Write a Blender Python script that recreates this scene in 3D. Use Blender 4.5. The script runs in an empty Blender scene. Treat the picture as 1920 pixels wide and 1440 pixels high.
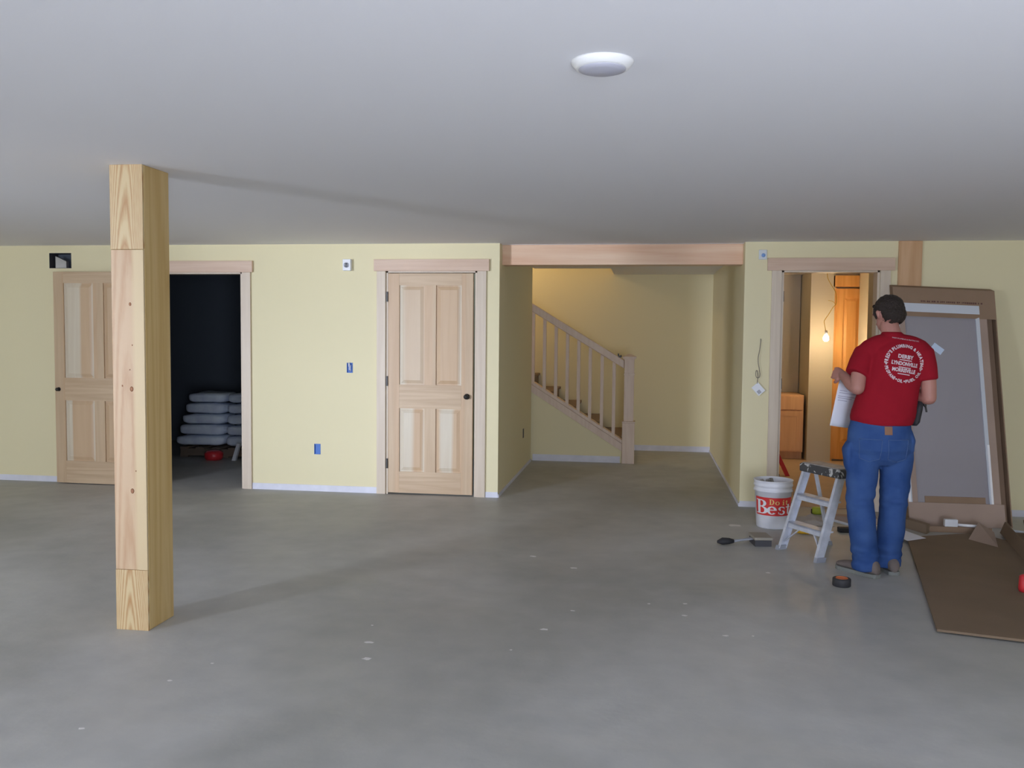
import bpy, bmesh, math, random
import numpy as np
from mathutils import Vector, Matrix, noise
from mathutils.bvhtree import BVHTree

random.seed(7)
scene = bpy.context.scene
COL = scene.collection

# ------------------------------------------------------------------ camera
HC = 2.294                       # ceiling height
cam_d = bpy.data.cameras.new('camera')
cam_d.sensor_fit = 'HORIZONTAL'
cam_d.sensor_width = 36.0
cam_d.lens = 1683.0 / 1920.0 * 36.0
cam_d.clip_start = 0.05
cam = bpy.data.objects.new('camera', cam_d)
COL.objects.link(cam)
scene.camera = cam
_p, _y, _r = math.radians(3.295), math.radians(-8.37), math.radians(0.53)
_f = Vector((math.sin(_y)*math.cos(_p), math.cos(_y)*math.cos(_p), -math.sin(_p)))
_rt = Vector((math.cos(_y), -math.sin(_y), 0))
_up = _rt.cross(_f)
_r2 = math.cos(_r)*_rt + math.sin(_r)*_up
_u2 = -math.sin(_r)*_rt + math.cos(_r)*_up
M = Matrix((_r2, _u2, -_f)).transposed().to_4x4()
M.translation = Vector((0, -7.974, 1.5))
cam.matrix_world = M

# ------------------------------------------------------------------ world, exposure, daylight
w = bpy.data.worlds.new('world'); scene.world = w; w.use_nodes = True
w.node_tree.nodes['Background'].inputs[0].default_value = (0.55, 0.68, 0.9, 1)
w.node_tree.nodes['Background'].inputs[1].default_value = 0.6
scene.view_settings.view_transform = 'Standard'
scene.view_settings.look = 'None'
scene.view_settings.exposure = 0.0
scene.view_settings.gamma = 1.0
scene.view_settings.use_curve_mapping = False
scene.cycles.use_denoising = True
scene.cycles.max_bounces = 10
scene.cycles.diffuse_bounces = 6
scene.cycles.sample_clamp_indirect = 6.0

def area_light(name, loc, rot, sx, sy, power, color):
    l = bpy.data.lights.new(name, 'AREA'); l.shape = 'RECTANGLE'; l.size = sx; l.size_y = sy
    l.energy = power; l.color = color
    o = bpy.data.objects.new(name, l); COL.objects.link(o); o.location = loc; o.rotation_euler = rot
    return o
SOUTH = -9.7
DAY = (0.78, 0.845, 1.0)
# daylight entering through the openings of the wall behind the camera
WINS = [(-7.25, -6.2, 0.7, 2.05, 190, 97), (0.3, 1.6, 0.05, 2.05, 208, 115)]
for i, (x0, x1, z0, z1, pw, tilt) in enumerate(WINS):
    area_light('daylight', ((x0+x1)/2, SOUTH-0.04, (z0+z1)/2), (math.radians(tilt), 0, 0), x1-x0, z1-z0, pw, DAY)

# the bright patch of open sky seen through the left window
area_light('sky_patch', (-8.416, -13.325, 1.6), (math.radians(90), 0, -0.4365), 1.2, 1.6, 1150, DAY)

# ------------------------------------------------------------------ materials
def nmat(name):
    m = bpy.data.materials.new(name); m.use_nodes = True
    nt = m.node_tree; b = nt.nodes['Principled BSDF']
    return m, nt, b
def plain(name, col, rough=0.6, metal=0.0, bump=0.0, bscale=60, var=0.0, vscale=4, spec=0.5):
    m, nt, b = nmat(name)
    b.inputs['Roughness'].default_value = rough; b.inputs['Metallic'].default_value = metal
    b.inputs['Specular IOR Level'].default_value = spec
    tc = nt.nodes.new('ShaderNodeTexCoord')
    if var > 0:
        n = nt.nodes.new('ShaderNodeTexNoise'); n.inputs['Scale'].default_value = vscale; n.inputs['Detail'].default_value = 5
        nt.links.new(tc.outputs['Object'], n.inputs['Vector'])
        r = nt.nodes.new('ShaderNodeValToRGB')
        r.color_ramp.elements[0].position = 0.3; r.color_ramp.elements[1].position = 0.7
        r.color_ramp.elements[0].color = tuple(c*(1-var) for c in col)+(1,)
        r.color_ramp.elements[1].color = tuple(min(1, c*(1+var)) for c in col)+(1,)
        nt.links.new(n.outputs['Fac'], r.inputs['Fac']); nt.links.new(r.outputs['Color'], b.inputs['Base Color'])
    else:
        b.inputs['Base Color'].default_value = tuple(col)+(1,)
    if bump > 0:
        n2 = nt.nodes.new('ShaderNodeTexNoise'); n2.inputs['Scale'].default_value = bscale; n2.inputs['Detail'].default_value = 4
        nt.links.new(tc.outputs['Object'], n2.inputs['Vector'])
        bp = nt.nodes.new('ShaderNodeBump'); bp.inputs['Strength'].default_value = bump; bp.inputs['Distance'].default_value = 0.01
        nt.links.new(n2.outputs['Fac'], bp.inputs['Height']); nt.links.new(bp.outputs['Normal'], b.inputs['Normal'])
    return m
def wood(name, ca, cb, axis='z', rings=16, contrast=1.0, rough=0.45, knots=False, cc=None, off=0.0):
    """pine: broad growth bands plus fine streaks running along the given axis"""
    m, nt, b = nmat(name); b.inputs['Roughness'].default_value = rough
    tc = nt.nodes.new('ShaderNodeTexCoord')
    oi = nt.nodes.new('ShaderNodeObjectInfo')
    mul = nt.nodes.new('ShaderNodeVectorMath'); mul.operation = 'SCALE'
    cr = nt.nodes.new('ShaderNodeCombineXYZ')
    for k in range(3): nt.links.new(oi.outputs['Random'], cr.inputs[k])
    nt.links.new(cr.outputs[0], mul.inputs[0]); mul.inputs['Scale'].default_value = 9.0
    add = nt.nodes.new('ShaderNodeVectorMath'); add.operation = 'ADD'
    nt.links.new(tc.outputs['Object'], add.inputs[0]); nt.links.new(mul.outputs[0], add.inputs[1])
    mp = nt.nodes.new('ShaderNodeMapping')
    s = {'x': (0.35, 1, 1), 'y': (1, 0.35, 1), 'z': (1, 1, 0.06)}[axis]
    if axis == 'x': s = (0.06, 1, 1)
    if axis == 'y': s = (1, 0.06, 1)
    mp.inputs['Scale'].default_value = s; mp.inputs['Location'].default_value = (off, off*2, off)
    nt.links.new(add.outputs[0], mp.inputs['Vector'])
    n = nt.nodes.new('ShaderNodeTexNoise'); n.inputs['Scale'].default_value = rings; n.inputs['Detail'].default_value = 1.5
    n.inputs['Distortion'].default_value = 0.3
    nt.links.new(mp.outputs[0], n.inputs['Vector'])
    n2 = nt.nodes.new('ShaderNodeTexNoise'); n2.inputs['Scale'].default_value = rings*9; n2.inputs['Detail'].default_value = 3
    nt.links.new(mp.outputs[0], n2.inputs['Vector'])
    # ring bands out of the smooth noise
    ma = nt.nodes.new('ShaderNodeMath'); ma.operation = 'MULTIPLY'; ma.inputs[1].default_value = 7.0
    nt.links.new(n.outputs['Fac'], ma.inputs[0])
    fr = nt.nodes.new('ShaderNodeMath'); fr.operation = 'PINGPONG'; fr.inputs[1].default_value = 1.0
    nt.links.new(ma.outputs[0], fr.inputs[0])
    mx = nt.nodes.new('ShaderNodeMix'); mx.data_type = 'FLOAT'; mx.inputs[0].default_value = 0.45
    nt.links.new(fr.outputs[0], mx.inputs[2]); nt.links.new(n2.outputs['Fac'], mx.inputs[3])
    r = nt.nodes.new('ShaderNodeValToRGB'); e = r.color_ramp.elements
    e[0].position = 0.5-0.28/contrast; e[0].color = tuple(cb)+(1,)
    e[1].position = 0.5+0.22/contrast; e[1].color = tuple(ca)+(1,)
    nt.links.new(mx.outputs[0], r.inputs['Fac'])
    out = r.outputs['Color']
    if cc:   # broad boards of another tint
        n3 = nt.nodes.new('ShaderNodeTexNoise'); n3.inputs['Scale'].default_value = rings*0.8; n3.inputs['Detail'].default_value = 0
        mp3 = nt.nodes.new('ShaderNodeMapping'); mp3.inputs['Scale'].default_value = tuple(0.02 if v < 0.3 else 1 for v in s)
        nt.links.new(add.outputs[0], mp3.inputs['Vector']); nt.links.new(mp3.outputs[0], n3.inputs['Vector'])
        r3 = nt.nodes.new('ShaderNodeValToRGB'); r3.color_ramp.elements[0].position = 0.45; r3.color_ramp.elements[1].position = 0.55
        nt.links.new(n3.outputs['Fac'], r3.inputs['Fac'])
        m3 = nt.nodes.new('ShaderNodeMix'); m3.data_type = 'RGBA'; m3.blend_type = 'MULTIPLY'
        mm = nt.nodes.new('ShaderNodeMath'); mm.operation = 'MULTIPLY'; mm.inputs[1].default_value = 0.9
        nt.links.new(r3.outputs['Color'], mm.inputs[0])
        nt.links.new(mm.outputs[0], m3.inputs['Factor'])
        nt.links.new(out, m3.inputs['A']); m3.inputs['B'].default_value = tuple(cc)+(1,)
        out = m3.outputs['Result']
    if knots:
        mk = nt.nodes.new('ShaderNodeMapping')
        mk.inputs['Scale'].default_value = {'x': (1.6, 5, 5), 'y': (5, 1.6, 5), 'z': (5, 5, 1.6)}[axis]
        nt.links.new(add.outputs[0], mk.inputs['Vector'])
        v = nt.nodes.new('ShaderNodeTexVoronoi'); v.inputs['Scale'].default_value = 1.5
        nt.links.new(mk.outputs[0], v.inputs['Vector'])
        r4 = nt.nodes.new('ShaderNodeValToRGB'); r4.color_ramp.elements[0].position = 0.055; r4.color_ramp.elements[1].position = 0.095
        r4.color_ramp.elements[0].color = (0.12, 0.045, 0.02, 1); r4.color_ramp.elements[1].color = (1, 1, 1, 1)
        nt.links.new(v.outputs['Distance'], r4.inputs['Fac'])
        m4 = nt.nodes.new('ShaderNodeMix'); m4.data_type = 'RGBA'; m4.blend_type = 'MULTIPLY'; m4.inputs['Factor'].default_value = 0.85
        nt.links.new(out, m4.inputs['A']); nt.links.new(r4.outputs['Color'], m4.inputs['B'])
        out = m4.outputs['Result']
    nt.links.new(out, b.inputs['Base Color'])
    return m
def cathedral(name, ca, cb, x0=0.0, A=650.0, B=3.2, cside=None):
    """flat-sawn board: nested arches of growth bands, paler at one side"""
    m, nt, b = nmat(name); b.inputs['Roughness'].default_value = 0.5
    tc = nt.nodes.new('ShaderNodeTexCoord'); sp = nt.nodes.new('ShaderNodeSeparateXYZ'); nt.links.new(tc.outputs['Object'], sp.inputs[0])
    def mth(op, a, c=None, v=None):
        n = nt.nodes.new('ShaderNodeMath'); n.operation = op
        nt.links.new(a, n.inputs[0])
        if c is not None: nt.links.new(c, n.inputs[1])
        if v is not None: n.inputs[1].default_value = v
        return n.outputs[0]
    mp = nt.nodes.new('ShaderNodeMapping'); mp.inputs['Scale'].default_value = (1, 1, 0.12); nt.links.new(tc.outputs['Object'], mp.inputs['Vector'])
    n1 = nt.nodes.new('ShaderNodeTexNoise'); n1.inputs['Scale'].default_value = 9; n1.inputs['Detail'].default_value = 3; nt.links.new(mp.outputs[0], n1.inputs['Vector'])
    n2 = nt.nodes.new('ShaderNodeTexNoise'); n2.inputs['Scale'].default_value = 130; n2.inputs['Detail'].default_value = 2; nt.links.new(mp.outputs[0], n2.inputs['Vector'])
    xs = mth('ADD', sp.outputs['X'], v=-x0)
    wob = mth('MULTIPLY', mth('SUBTRACT', n1.outputs['Fac'], v=0.5), v=0.05); xs = mth('ADD', xs, wob)
    d = mth('ADD', mth('MULTIPLY', mth('MULTIPLY', xs, xs), v=A), mth('MULTIPLY', sp.outputs['Z'], v=B))
    d = mth('ADD', d, mth('MULTIPLY', n1.outputs['Fac'], v=2.5))
    pp_ = mth('PINGPONG', d, v=0.5)
    k = mth('ADD', mth('MULTIPLY', pp_, v=1.4), mth('MULTIPLY', n2.outputs['Fac'], v=0.5))
    r = nt.nodes.new('ShaderNodeValToRGB'); e = r.color_ramp.elements
    e[0].position = 0.25; e[0].color = tuple(cb)+(1,); e[1].position = 0.75; e[1].color = tuple(ca)+(1,)
    nt.links.new(k, r.inputs['Fac']); out = r.outputs['Color']
    if cside:
        r2 = nt.nodes.new('ShaderNodeValToRGB'); r2.color_ramp.elements[0].position = 0.0; r2.color_ramp.elements[1].position = 0.02
        nt.links.new(mth('ADD', sp.outputs['X'], v=-0.018), r2.inputs['Fac'])
        mx = nt.nodes.new('ShaderNodeMix'); mx.data_type = 'RGBA'; nt.links.new(r2.outputs['Color'], mx.inputs['Factor'])
        nt.links.new(out, mx.inputs['A']); mx.inputs['B'].default_value = tuple(cside)+(1,); out = mx.outputs['Result']
    nt.links.new(out, b.inputs['Base Color'])
    return m
def emis(name, col, strength):
    m, nt, b = nmat(name)
    b.inputs['Base Color'].default_value = tuple(col)+(1,)
    b.inputs['Emission Color'].default_value = tuple(col)+(1,); b.inputs['Emission Strength'].default_value = strength
    return m
def concrete():
    m, nt, b = nmat('concrete_floor'); b.inputs['Specular IOR Level'].default_value = 0.45
    tc = nt.nodes.new('ShaderNodeTexCoord')
    def nz(sc, det, d=0.0):
        n = nt.nodes.new('ShaderNodeTexNoise'); n.inputs['Scale'].default_value = sc; n.inputs['Detail'].default_value = det
        n.inputs['Distortion'].default_value = d
        nt.links.new(tc.outputs['Object'], n.inputs['Vector']); return n
    def ramp(src, p0, c0, p1, c1):
        r = nt.nodes.new('ShaderNodeValToRGB'); e = r.color_ramp.elements
        e[0].position = p0; e[0].color = tuple(c0)+(1,); e[1].position = p1; e[1].color = tuple(c1)+(1,)
        nt.links.new(src, r.inputs['Fac']); return r
    a = ramp(nz(0.55, 4, 0.6).outputs['Fac'], 0.38, (0.375, 0.378, 0.362), 0.64, (0.505, 0.51, 0.505))
    c = ramp(nz(6, 7).outputs['Fac'], 0.3, (0.93, 0.93, 0.93), 0.7, (1.06, 1.05, 1.04))
    mu = nt.nodes.new('ShaderNodeMix'); mu.data_type = 'RGBA'; mu.blend_type = 'MULTIPLY'; mu.inputs['Factor'].default_value = 1
    nt.links.new(a.outputs['Color'], mu.inputs['A']); nt.links.new(c.outputs['Color'], mu.inputs['B'])
    # trowel streaks, pale scuffs
    mp = nt.nodes.new('ShaderNodeMapping'); mp.inputs['Rotation'].default_value = (0, 0, math.radians(20)); mp.inputs['Scale'].default_value = (0.35, 2.4, 1)
    nt.links.new(tc.outputs['Object'], mp.inputs['Vector'])
    ns = nt.nodes.new('ShaderNodeTexNoise'); ns.inputs['Scale'].default_value = 1.7; ns.inputs['Detail'].default_value = 8; ns.inputs['Distortion'].default_value = 0.8
    nt.links.new(mp.outputs[0], ns.inputs['Vector'])
    rs = ramp(ns.outputs['Fac'], 0.62, (0, 0, 0), 0.8, (1, 1, 1))
    ms = nt.nodes.new('ShaderNodeMath'); ms.operation = 'MULTIPLY'; ms.inputs[1].default_value = 0.28
    nt.links.new(rs.outputs['Color'], ms.inputs[0])
    m2 = nt.nodes.new('ShaderNodeMix'); m2.data_type = 'RGBA'
    nt.links.new(ms.outputs[0], m2.inputs['Factor'])
    nt.links.new(mu.outputs['Result'], m2.inputs['A']); m2.inputs['B'].default_value = (0.5, 0.48, 0.44, 1)
    nt.links.new(m2.outputs['Result'], b.inputs['Base Color'])
    rr = ramp(nz(1.3, 5).outputs['Fac'], 0.3, (0.42,)*3, 0.7, (0.6,)*3)
    nt.links.new(rr.outputs['Color'], b.inputs['Roughness'])
    bp = nt.nodes.new('ShaderNodeBump'); bp.inputs['Strength'].default_value = 0.12; bp.inputs['Distance'].default_value = 0.01
    nt.links.new(nz(25, 6).outputs['Fac'], bp.inputs['Height']); nt.links.new(bp.outputs['Normal'], b.inputs['Normal'])
    return m
def denim():
    m, nt, b = nmat('denim'); b.inputs['Roughness'].default_value = 0.9; b.inputs['Specular IOR Level'].default_value = 0.2
    tc = nt.nodes.new('ShaderNodeTexCoord')
    n = nt.nodes.new('ShaderNodeTexNoise'); n.inputs['Scale'].default_value = 7; n.inputs['Detail'].default_value = 6
    nt.links.new(tc.outputs['Object'], n.inputs['Vector'])
    r = nt.nodes.new('ShaderNodeValToRGB'); r.color_ramp.elements[0].position = 0.3; r.color_ramp.elements[1].position = 0.75
    r.color_ramp.elements[0].color = (0.022, 0.062, 0.215, 1); r.color_ramp.elements[1].color = (0.055, 0.115, 0.30, 1)
    nt.links.new(n.outputs['Fac'], r.inputs['Fac']); nt.links.new(r.outputs['Color'], b.inputs['Base Color'])
    return m

MT = {}
MT['wall'] = plain('yellow_wall_paint', (0.80, 0.73, 0.49), 0.75, bump=0.05, bscale=90, spec=0.3)
MT['ceil'] = plain('ceiling_paint', (0.845, 0.84, 0.87), 0.85, bump=0.04, bscale=120, spec=0.2)
MT['conc'] = concrete()
MT['basewhite'] = plain('white_base_strip', (0.72, 0.73, 0.83), 0.7, var=0.06, vscale=9)
MT['cas_v'] = wood('pine_casing_upright', (0.68, 0.585, 0.475), (0.61, 0.505, 0.40), 'z', 12, 0.6)
MT['cas_h'] = wood('pine_casing_level', (0.67, 0.50, 0.385), (0.59, 0.41, 0.30), 'x', 14, 0.7)
MT['stile'] = wood('pine_door_stile', (0.60, 0.45, 0.30), (0.52, 0.37, 0.235), 'z', 12, 0.6, cc=(1.0, 0.94, 0.90))
MT['rail'] = wood('pine_door_rail', (0.60, 0.45, 0.30), (0.50, 0.35, 0.22), 'x', 12, 0.8)
MT['panel'] = wood('pine_door_panel', (0.67, 0.60, 0.48), (0.62, 0.53, 0.41), 'z', 9, 0.6, cc=(0.88, 0.68, 0.52))
MT['post'] = wood('pine_post', (0.62, 0.45, 0.20), (0.52, 0.34, 0.12), 'z', 11, 0.8)
MT['post2'] = wood('pine_post_board', (0.60, 0.44, 0.27), (0.53, 0.36, 0.20), 'z', 6, 0.6)
MT['beam'] = wood('fir_beam', (0.84, 0.61, 0.44), (0.74, 0.46, 0.30), 'x', 8, 0.9)
MT['stairwood'] = wood('birch_stair', (0.74, 0.60, 0.50), (0.66, 0.50, 0.40), 'z', 14, 0.6)
MT['tread'] = wood('brown_tread', (0.20, 0.12, 0.08), (0.15, 0.085, 0.055), 'x', 14, 0.6)
MT['fir'] = wood('fir_vanity', (0.78, 0.52, 0.33), (0.66, 0.40, 0.24), 'z', 10, 0.6)
MT['orangewood'] = wood('oiled_fir_door', (0.85, 0.50, 0.20), (0.72, 0.37, 0.12), 'z', 10, 0.7)
MT['black'] = plain('black_metal', (0.02, 0.018, 0.018), 0.4)
MT['rubber'] = plain('black_rubber', (0.03, 0.03, 0.035), 0.7)
MT['white'] = plain('white_plastic', (0.78, 0.80, 0.86), 0.4)
MT['bucketw'] = plain('white_bucket_plastic', (0.86, 0.88, 0.97), 0.35, var=0.04, vscale=12)
MT['grime'] = plain('dried_mortar', (0.33, 0.32, 0.30), 0.9, var=0.5, vscale=25, bump=0.5)
MT['paper'] = plain('white_paper', (0.80, 0.82, 0.92), 0.8)
MT['ink'] = plain('grey_ink', (0.42, 0.42, 0.55), 0.8)
MT['darkink'] = plain('dark_ink', (0.08, 0.08, 0.12), 0.8)
MT['blue'] = plain('blue_electrical_box', (0.05, 0.17, 0.55), 0.5)
MT['dkgrey'] = plain('dark_grey', (0.06, 0.06, 0.07), 0.7)
MT['galv'] = plain('galvanised_metal', (0.45, 0.45, 0.46), 0.4, metal=0.6, var=0.2)
MT['grey'] = plain('grey_plastic', (0.34, 0.36, 0.42), 0.5)
MT['lens'] = plain('frosted_lens', (0.50, 0.50, 0.58), 0.5)
MT['trimw'] = plain('white_trim_ring', (0.88, 0.88, 0.88), 0.5)
MT['dark_wall'] = plain('unlit_room_shade', (0.10, 0.12, 0.15), 0.9)  # darkness of the unlit store room put into its wall and ceiling colour
MT['bag'] = plain('white_woven_bag', (0.72, 0.80, 1.0), 0.6, var=0.15, vscale=6, bump=0.5, bscale=12)
MT['red'] = plain('red_plastic', (0.62, 0.03, 0.04), 0.4)
MT['card'] = plain('brown_cardboard', (0.30, 0.205, 0.14), 0.85, var=0.07, vscale=3, spec=0.25)
MT['card_floor'] = plain('dark_brown_cardboard', (0.215, 0.155, 0.105), 0.85, var=0.07, vscale=3, spec=0.2)
MT['card_in'] = plain('cardboard_liner', (0.42, 0.31, 0.25), 0.85, var=0.06, vscale=3)
MT['card_lt'] = plain('pinkish_cardboard', (0.40, 0.30, 0.25), 0.85, var=0.05, vscale=3)
MT['panelgrey'] = plain('lavender_grey_panel', (0.33, 0.31, 0.34), 0.55, bump=0.05, bscale=200)
MT['frame'] = plain('white_enamel_frame', (0.62, 0.66, 0.74), 0.25)
MT['frame_hi'] = plain('white_tube_and_glint', (0.93, 0.93, 0.98), 0.25)  # near-white: painted glint on the frame edges, also the tube's own white
MT['alu'] = plain('paint_specked_aluminium', (0.62, 0.65, 0.74), 0.45, metal=0.15, var=0.12, vscale=18)
MT['captop'] = plain('worn_plastic_cap', (0.40, 0.38, 0.37), 0.6, var=0.2, vscale=20)
def splat():
    m, nt, b = nmat('paint_splashed_cap'); b.inputs['Roughness'].default_value = 0.6
    tc = nt.nodes.new('ShaderNodeTexCoord'); n = nt.nodes.new('ShaderNodeTexNoise'); n.inputs['Scale'].default_value = 16; n.inputs['Detail'].default_value = 4; n.inputs['Distortion'].default_value = 1.2
    nt.links.new(tc.outputs['Object'], n.inputs['Vector'])
    r = nt.nodes.new('ShaderNodeValToRGB'); e = r.color_ramp.elements
    e[0].position = 0.56; e[0].color = (0.07, 0.07, 0.075, 1); e[1].position = 0.60; e[1].color = (0.6, 0.6, 0.6, 1)
    nt.links.new(n.outputs['Fac'], r.inputs['Fac']); nt.links.new(r.outputs['Color'], b.inputs['Base Color']); return m
MT['splat'] = splat()
MT['skin'] = plain('skin', (0.46, 0.215, 0.175), 0.55, var=0.06, vscale=9)
MT['hair'] = plain('dark_brown_hair', (0.022, 0.013, 0.010), 0.55, bump=0.9, bscale=160)
MT['shirt'] = plain('red_cotton', (0.30, 0.010, 0.022), 0.9, var=0.08, vscale=5, spec=0.15)
MT['denim'] = denim()
MT['print'] = plain('white_print', (0.66, 0.55, 0.60), 0.8)
MT['suede'] = plain('grey_brown_suede', (0.16, 0.13, 0.12), 0.9, var=0.15, vscale=15)
MT['sole'] = plain('shoe_sole', (0.20, 0.21, 0.20), 0.8)
MT['leather'] = plain('tan_leather', (0.28, 0.14, 0.08), 0.6)
MT['yellow'] = plain('yellow_plastic', (0.85, 0.50, 0.02), 0.4)
MT['lime'] = plain('lime_plastic', (0.45, 0.55, 0.05), 0.4)
MT['logo_red'] = plain('logo_red', (0.72, 0.04, 0.04), 0.4)
MT['logo_white'] = plain('logo_white', (0.85, 0.86, 0.92), 0.4)
MT['logo_yellow'] = plain('logo_yellow', (0.85, 0.68, 0.25), 0.4)
MT['orange'] = plain('orange_core', (0.55, 0.16, 0.06), 0.6)
MT['wire'] = plain('grey_wire', (0.20, 0.17, 0.16), 0.5)
MT['ywire'] = plain('yellow_wire', (0.55, 0.38, 0.05), 0.5)
MT['glass'] = emis('glowing_bulb_glass', (1.0, 0.86, 0.62), 30)
MT['fleck'] = plain('pale_paint_fleck', (0.75, 0.73, 0.72), 0.8)
MT['subsill'] = plain('green_grey_side', (0.5, 0.45, 0.28), 0.6)

# ------------------------------------------------------------------ mesh helpers
class MB:
    def __init__(s): s.v = []; s.f = []; s.mi = []; s.sm = []
    def quad_mesh(s, vs, fs, mi=0, smooth=False, mat=None):
        b = len(s.v)
        for v in vs:
            v = Vector(v)
            if mat is not None: v = mat @ v
            s.v.append(tuple(v))
        for f in fs: s.f.append(tuple(b+i for i in f)); s.mi.append(mi); s.sm.append(smooth)
        return s
    def box(s, x0, x1, y0, y1, z0, z1, mi=0, mat=None):
        vs = [(x0,y0,z0),(x1,y0,z0),(x1,y1,z0),(x0,y1,z0),(x0,y0,z1),(x1,y0,z1),(x1,y1,z1),(x0,y1,z1)]
        return s.quad_mesh(vs, [(0,3,2,1),(4,5,6,7),(0,1,5,4),(1,2,6,5),(2,3,7,6),(3,0,4,7)], mi, False, mat)
    def hexa(s, p, mi=0):
        """p: 4 lower corners then 4 upper corners, both counter-clockwise from above"""
        return s.quad_mesh(p, [(0,3,2,1),(4,5,6,7),(0,1,5,4),(1,2,6,5),(2,3,7,6),(3,0,4,7)], mi)
    def prism(s, poly, axis, a0, a1, mi=0):
        n = len(poly)
        def mk(p, a): return {'x': (a, p[0], p[1]), 'y': (p[0], a, p[1]), 'z': (p[0], p[1], a)}[axis]
        vs = [mk(p, a0) for p in poly]+[mk(p, a1) for p in poly]
        fs = [tuple(range(n)), tuple(range(2*n-1, n-1, -1))]+[(i, (i+1) % n, n+(i+1) % n, n+i) for i in range(n)]
        return s.quad_mesh(vs, fs, mi)
    def lathe(s, prof, seg=32, mi=0, smooth=True, mat=None):
        vs = []; fs = []
        for r, z in prof:
            for k in range(seg):
                a = 2*math.pi*k/seg; vs.append((r*math.cos(a), r*math.sin(a), z))
        for i in range(len(prof)-1):
            for k in range(seg):
                k2 = (k+1) % seg
                fs.append((i*seg+k, i*seg+k2, (i+1)*seg+k2, (i+1)*seg+k))
        if prof[0][0] > 1e-5: fs.append(tuple(range(seg-1, -1, -1)))
        if prof[-1][0] > 1e-5: fs.append(tuple((len(prof)-1)*seg+k for k in range(seg)))
        return s.quad_mesh(vs, fs, mi, smooth, mat)
    def tube(s, pts, r, seg=8, mi=0):
        pts = [Vector(p) for p in pts]; n = len(pts)
        rs = r if isinstance(r, (list, tuple)) else [r]*n
        rings = []; prev = None
        for i in range(n):
            t = (pts[min(i+1, n-1)]-pts[max(i-1, 0)]).normalized()
            if prev is None:
                a = Vector((0, 0, 1)) if abs(t.z) < 0.9 else Vector((1, 0, 0))
                u = t.cross(a).normalized()
            else: u = (prev - t*prev.dot(t)).normalized()
            prev = u; v = t.cross(u)
            rings.append([pts[i]+(u*math.cos(2*math.pi*k/seg)+v*math.sin(2*math.pi*k/seg))*rs[i] for k in range(seg)])
        vs = [p for rg in rings for p in rg]; fs = []
        for i in range(n-1):
            for k in range(seg):
                k2 = (k+1) % seg; fs.append((i*seg+k, i*seg+k2, (i+1)*seg+k2, (i+1)*seg+k))
        fs.append(tuple(range(seg-1, -1, -1))); fs.append(tuple((n-1)*seg+k for k in range(seg)))
        return s.quad_mesh(vs, fs, mi, True)
    def blob(s, rings, seg=20, mi=0):
        """rings: list of (centre, u-vector, v-vector); ends are closed with a fan"""
        vs = []; fs = []; n = len(rings)
        for c, u, v in rings:
            c, u, v = Vector(c), Vector(u), Vector(v)
            for k in range(seg):
                a = 2*math.pi*k/seg; vs.append(c+u*math.cos(a)+v*math.sin(a))
        for i in range(n-1):
            for k in range(seg):
                k2 = (k+1) % seg; fs.append((i*seg+k, i*seg+k2, (i+1)*seg+k2, (i+1)*seg+k))
        fs.append(tuple(range(seg-1, -1, -1))); fs.append(tuple((n-1)*seg+k for k in range(seg)))
        return s.quad_mesh(vs, fs, mi, True)
    def build(s, name, mats, parent=None, loc=(0, 0, 0), bev=0.0, kind=None, rot=(0, 0, 0)):
        me = bpy.data.meshes.new(name); me.from_pydata(s.v, [], s.f)
        if not isinstance(mats, (list, tuple)): mats = [mats]
        for m in mats: me.materials.append(MT[m] if isinstance(m, str) else m)
        for p, i, sm in zip(me.polygons, s.mi, s.sm): p.material_index = i; p.use_smooth = sm
        bm = bmesh.new(); bm.from_mesh(me); bmesh.ops.recalc_face_normals(bm, faces=bm.faces); bm.to_mesh(me); bm.free()
        o = bpy.data.objects.new(name, me); COL.objects.link(o); o.location = loc; o.rotation_euler = rot
        if parent: o.parent = parent
        if bev > 0:
            b = o.modifiers.new('bevel', 'BEVEL'); b.width = bev; b.segments = 2; b.limit_method = 'ANGLE'
        if kind: o['kind'] = kind
        return o
def tag(o, label, cat, group=None):
    o['label'] = label; o['category'] = cat
    if group: o['group'] = group
    return o
def thing(name, label, cat, loc=(0, 0, 0), rz=0.0, group=None):
    o = bpy.data.objects.new(name, None); COL.objects.link(o); o.location = loc; o.rotation_euler = (0, 0, rz); o.empty_display_size = 0.1
    return tag(o, label, cat, group)
def struct_empty(name, loc=(0, 0, 0), rz=0.0):
    o = bpy.data.objects.new(name, None); COL.objects.link(o); o.location = loc; o.rotation_euler = (0, 0, rz); o['kind'] = 'structure'
    return o
def grid_wall(mb, u0, u1, z0, z1, holes, a0, a1, axis='y', mi=0):
    """slab spanning u (x or y) and z, thickness a0..a1, leaving rectangular holes (u0,u1,z0,z1) open"""
    us = sorted({u0, u1, *[h[0] for h in holes], *[h[1] for h in holes]})
    zs = sorted({z0, z1, *[h[2] for h in holes], *[h[3] for h in holes]})
    us = [u for u in us if u0 <= u <= u1]; zs = [z for z in zs if z0 <= z <= z1]
    for i in range(len(us)-1):
        # merge vertical runs
        run = None
        for j in range(len(zs)-1):
            cu, cz = (us[i]+us[i+1])/2, (zs[j]+zs[j+1])/2
            op = any(h[0] < cu < h[1] and h[2] < cz < h[3] for h in holes)
            if not op and run is None: run = zs[j]
            if (op or j == len(zs)-2) and run is not None:
                top = zs[j] if op else zs[j+1]
                if axis == 'y': mb.box(us[i], us[i+1], a0, a1, run, top, mi)
                else: mb.box(a0, a1, us[i], us[i+1], run, top, mi)
                run = None
            
# ------------------------------------------------------------------ room shell
XW, XE = -9.0, 5.6
MB().box(XW-0.2, XE+0.2, SOUTH-0.2, 4.0, -0.12, 0).build('floor', 'conc', kind='structure')
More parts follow.
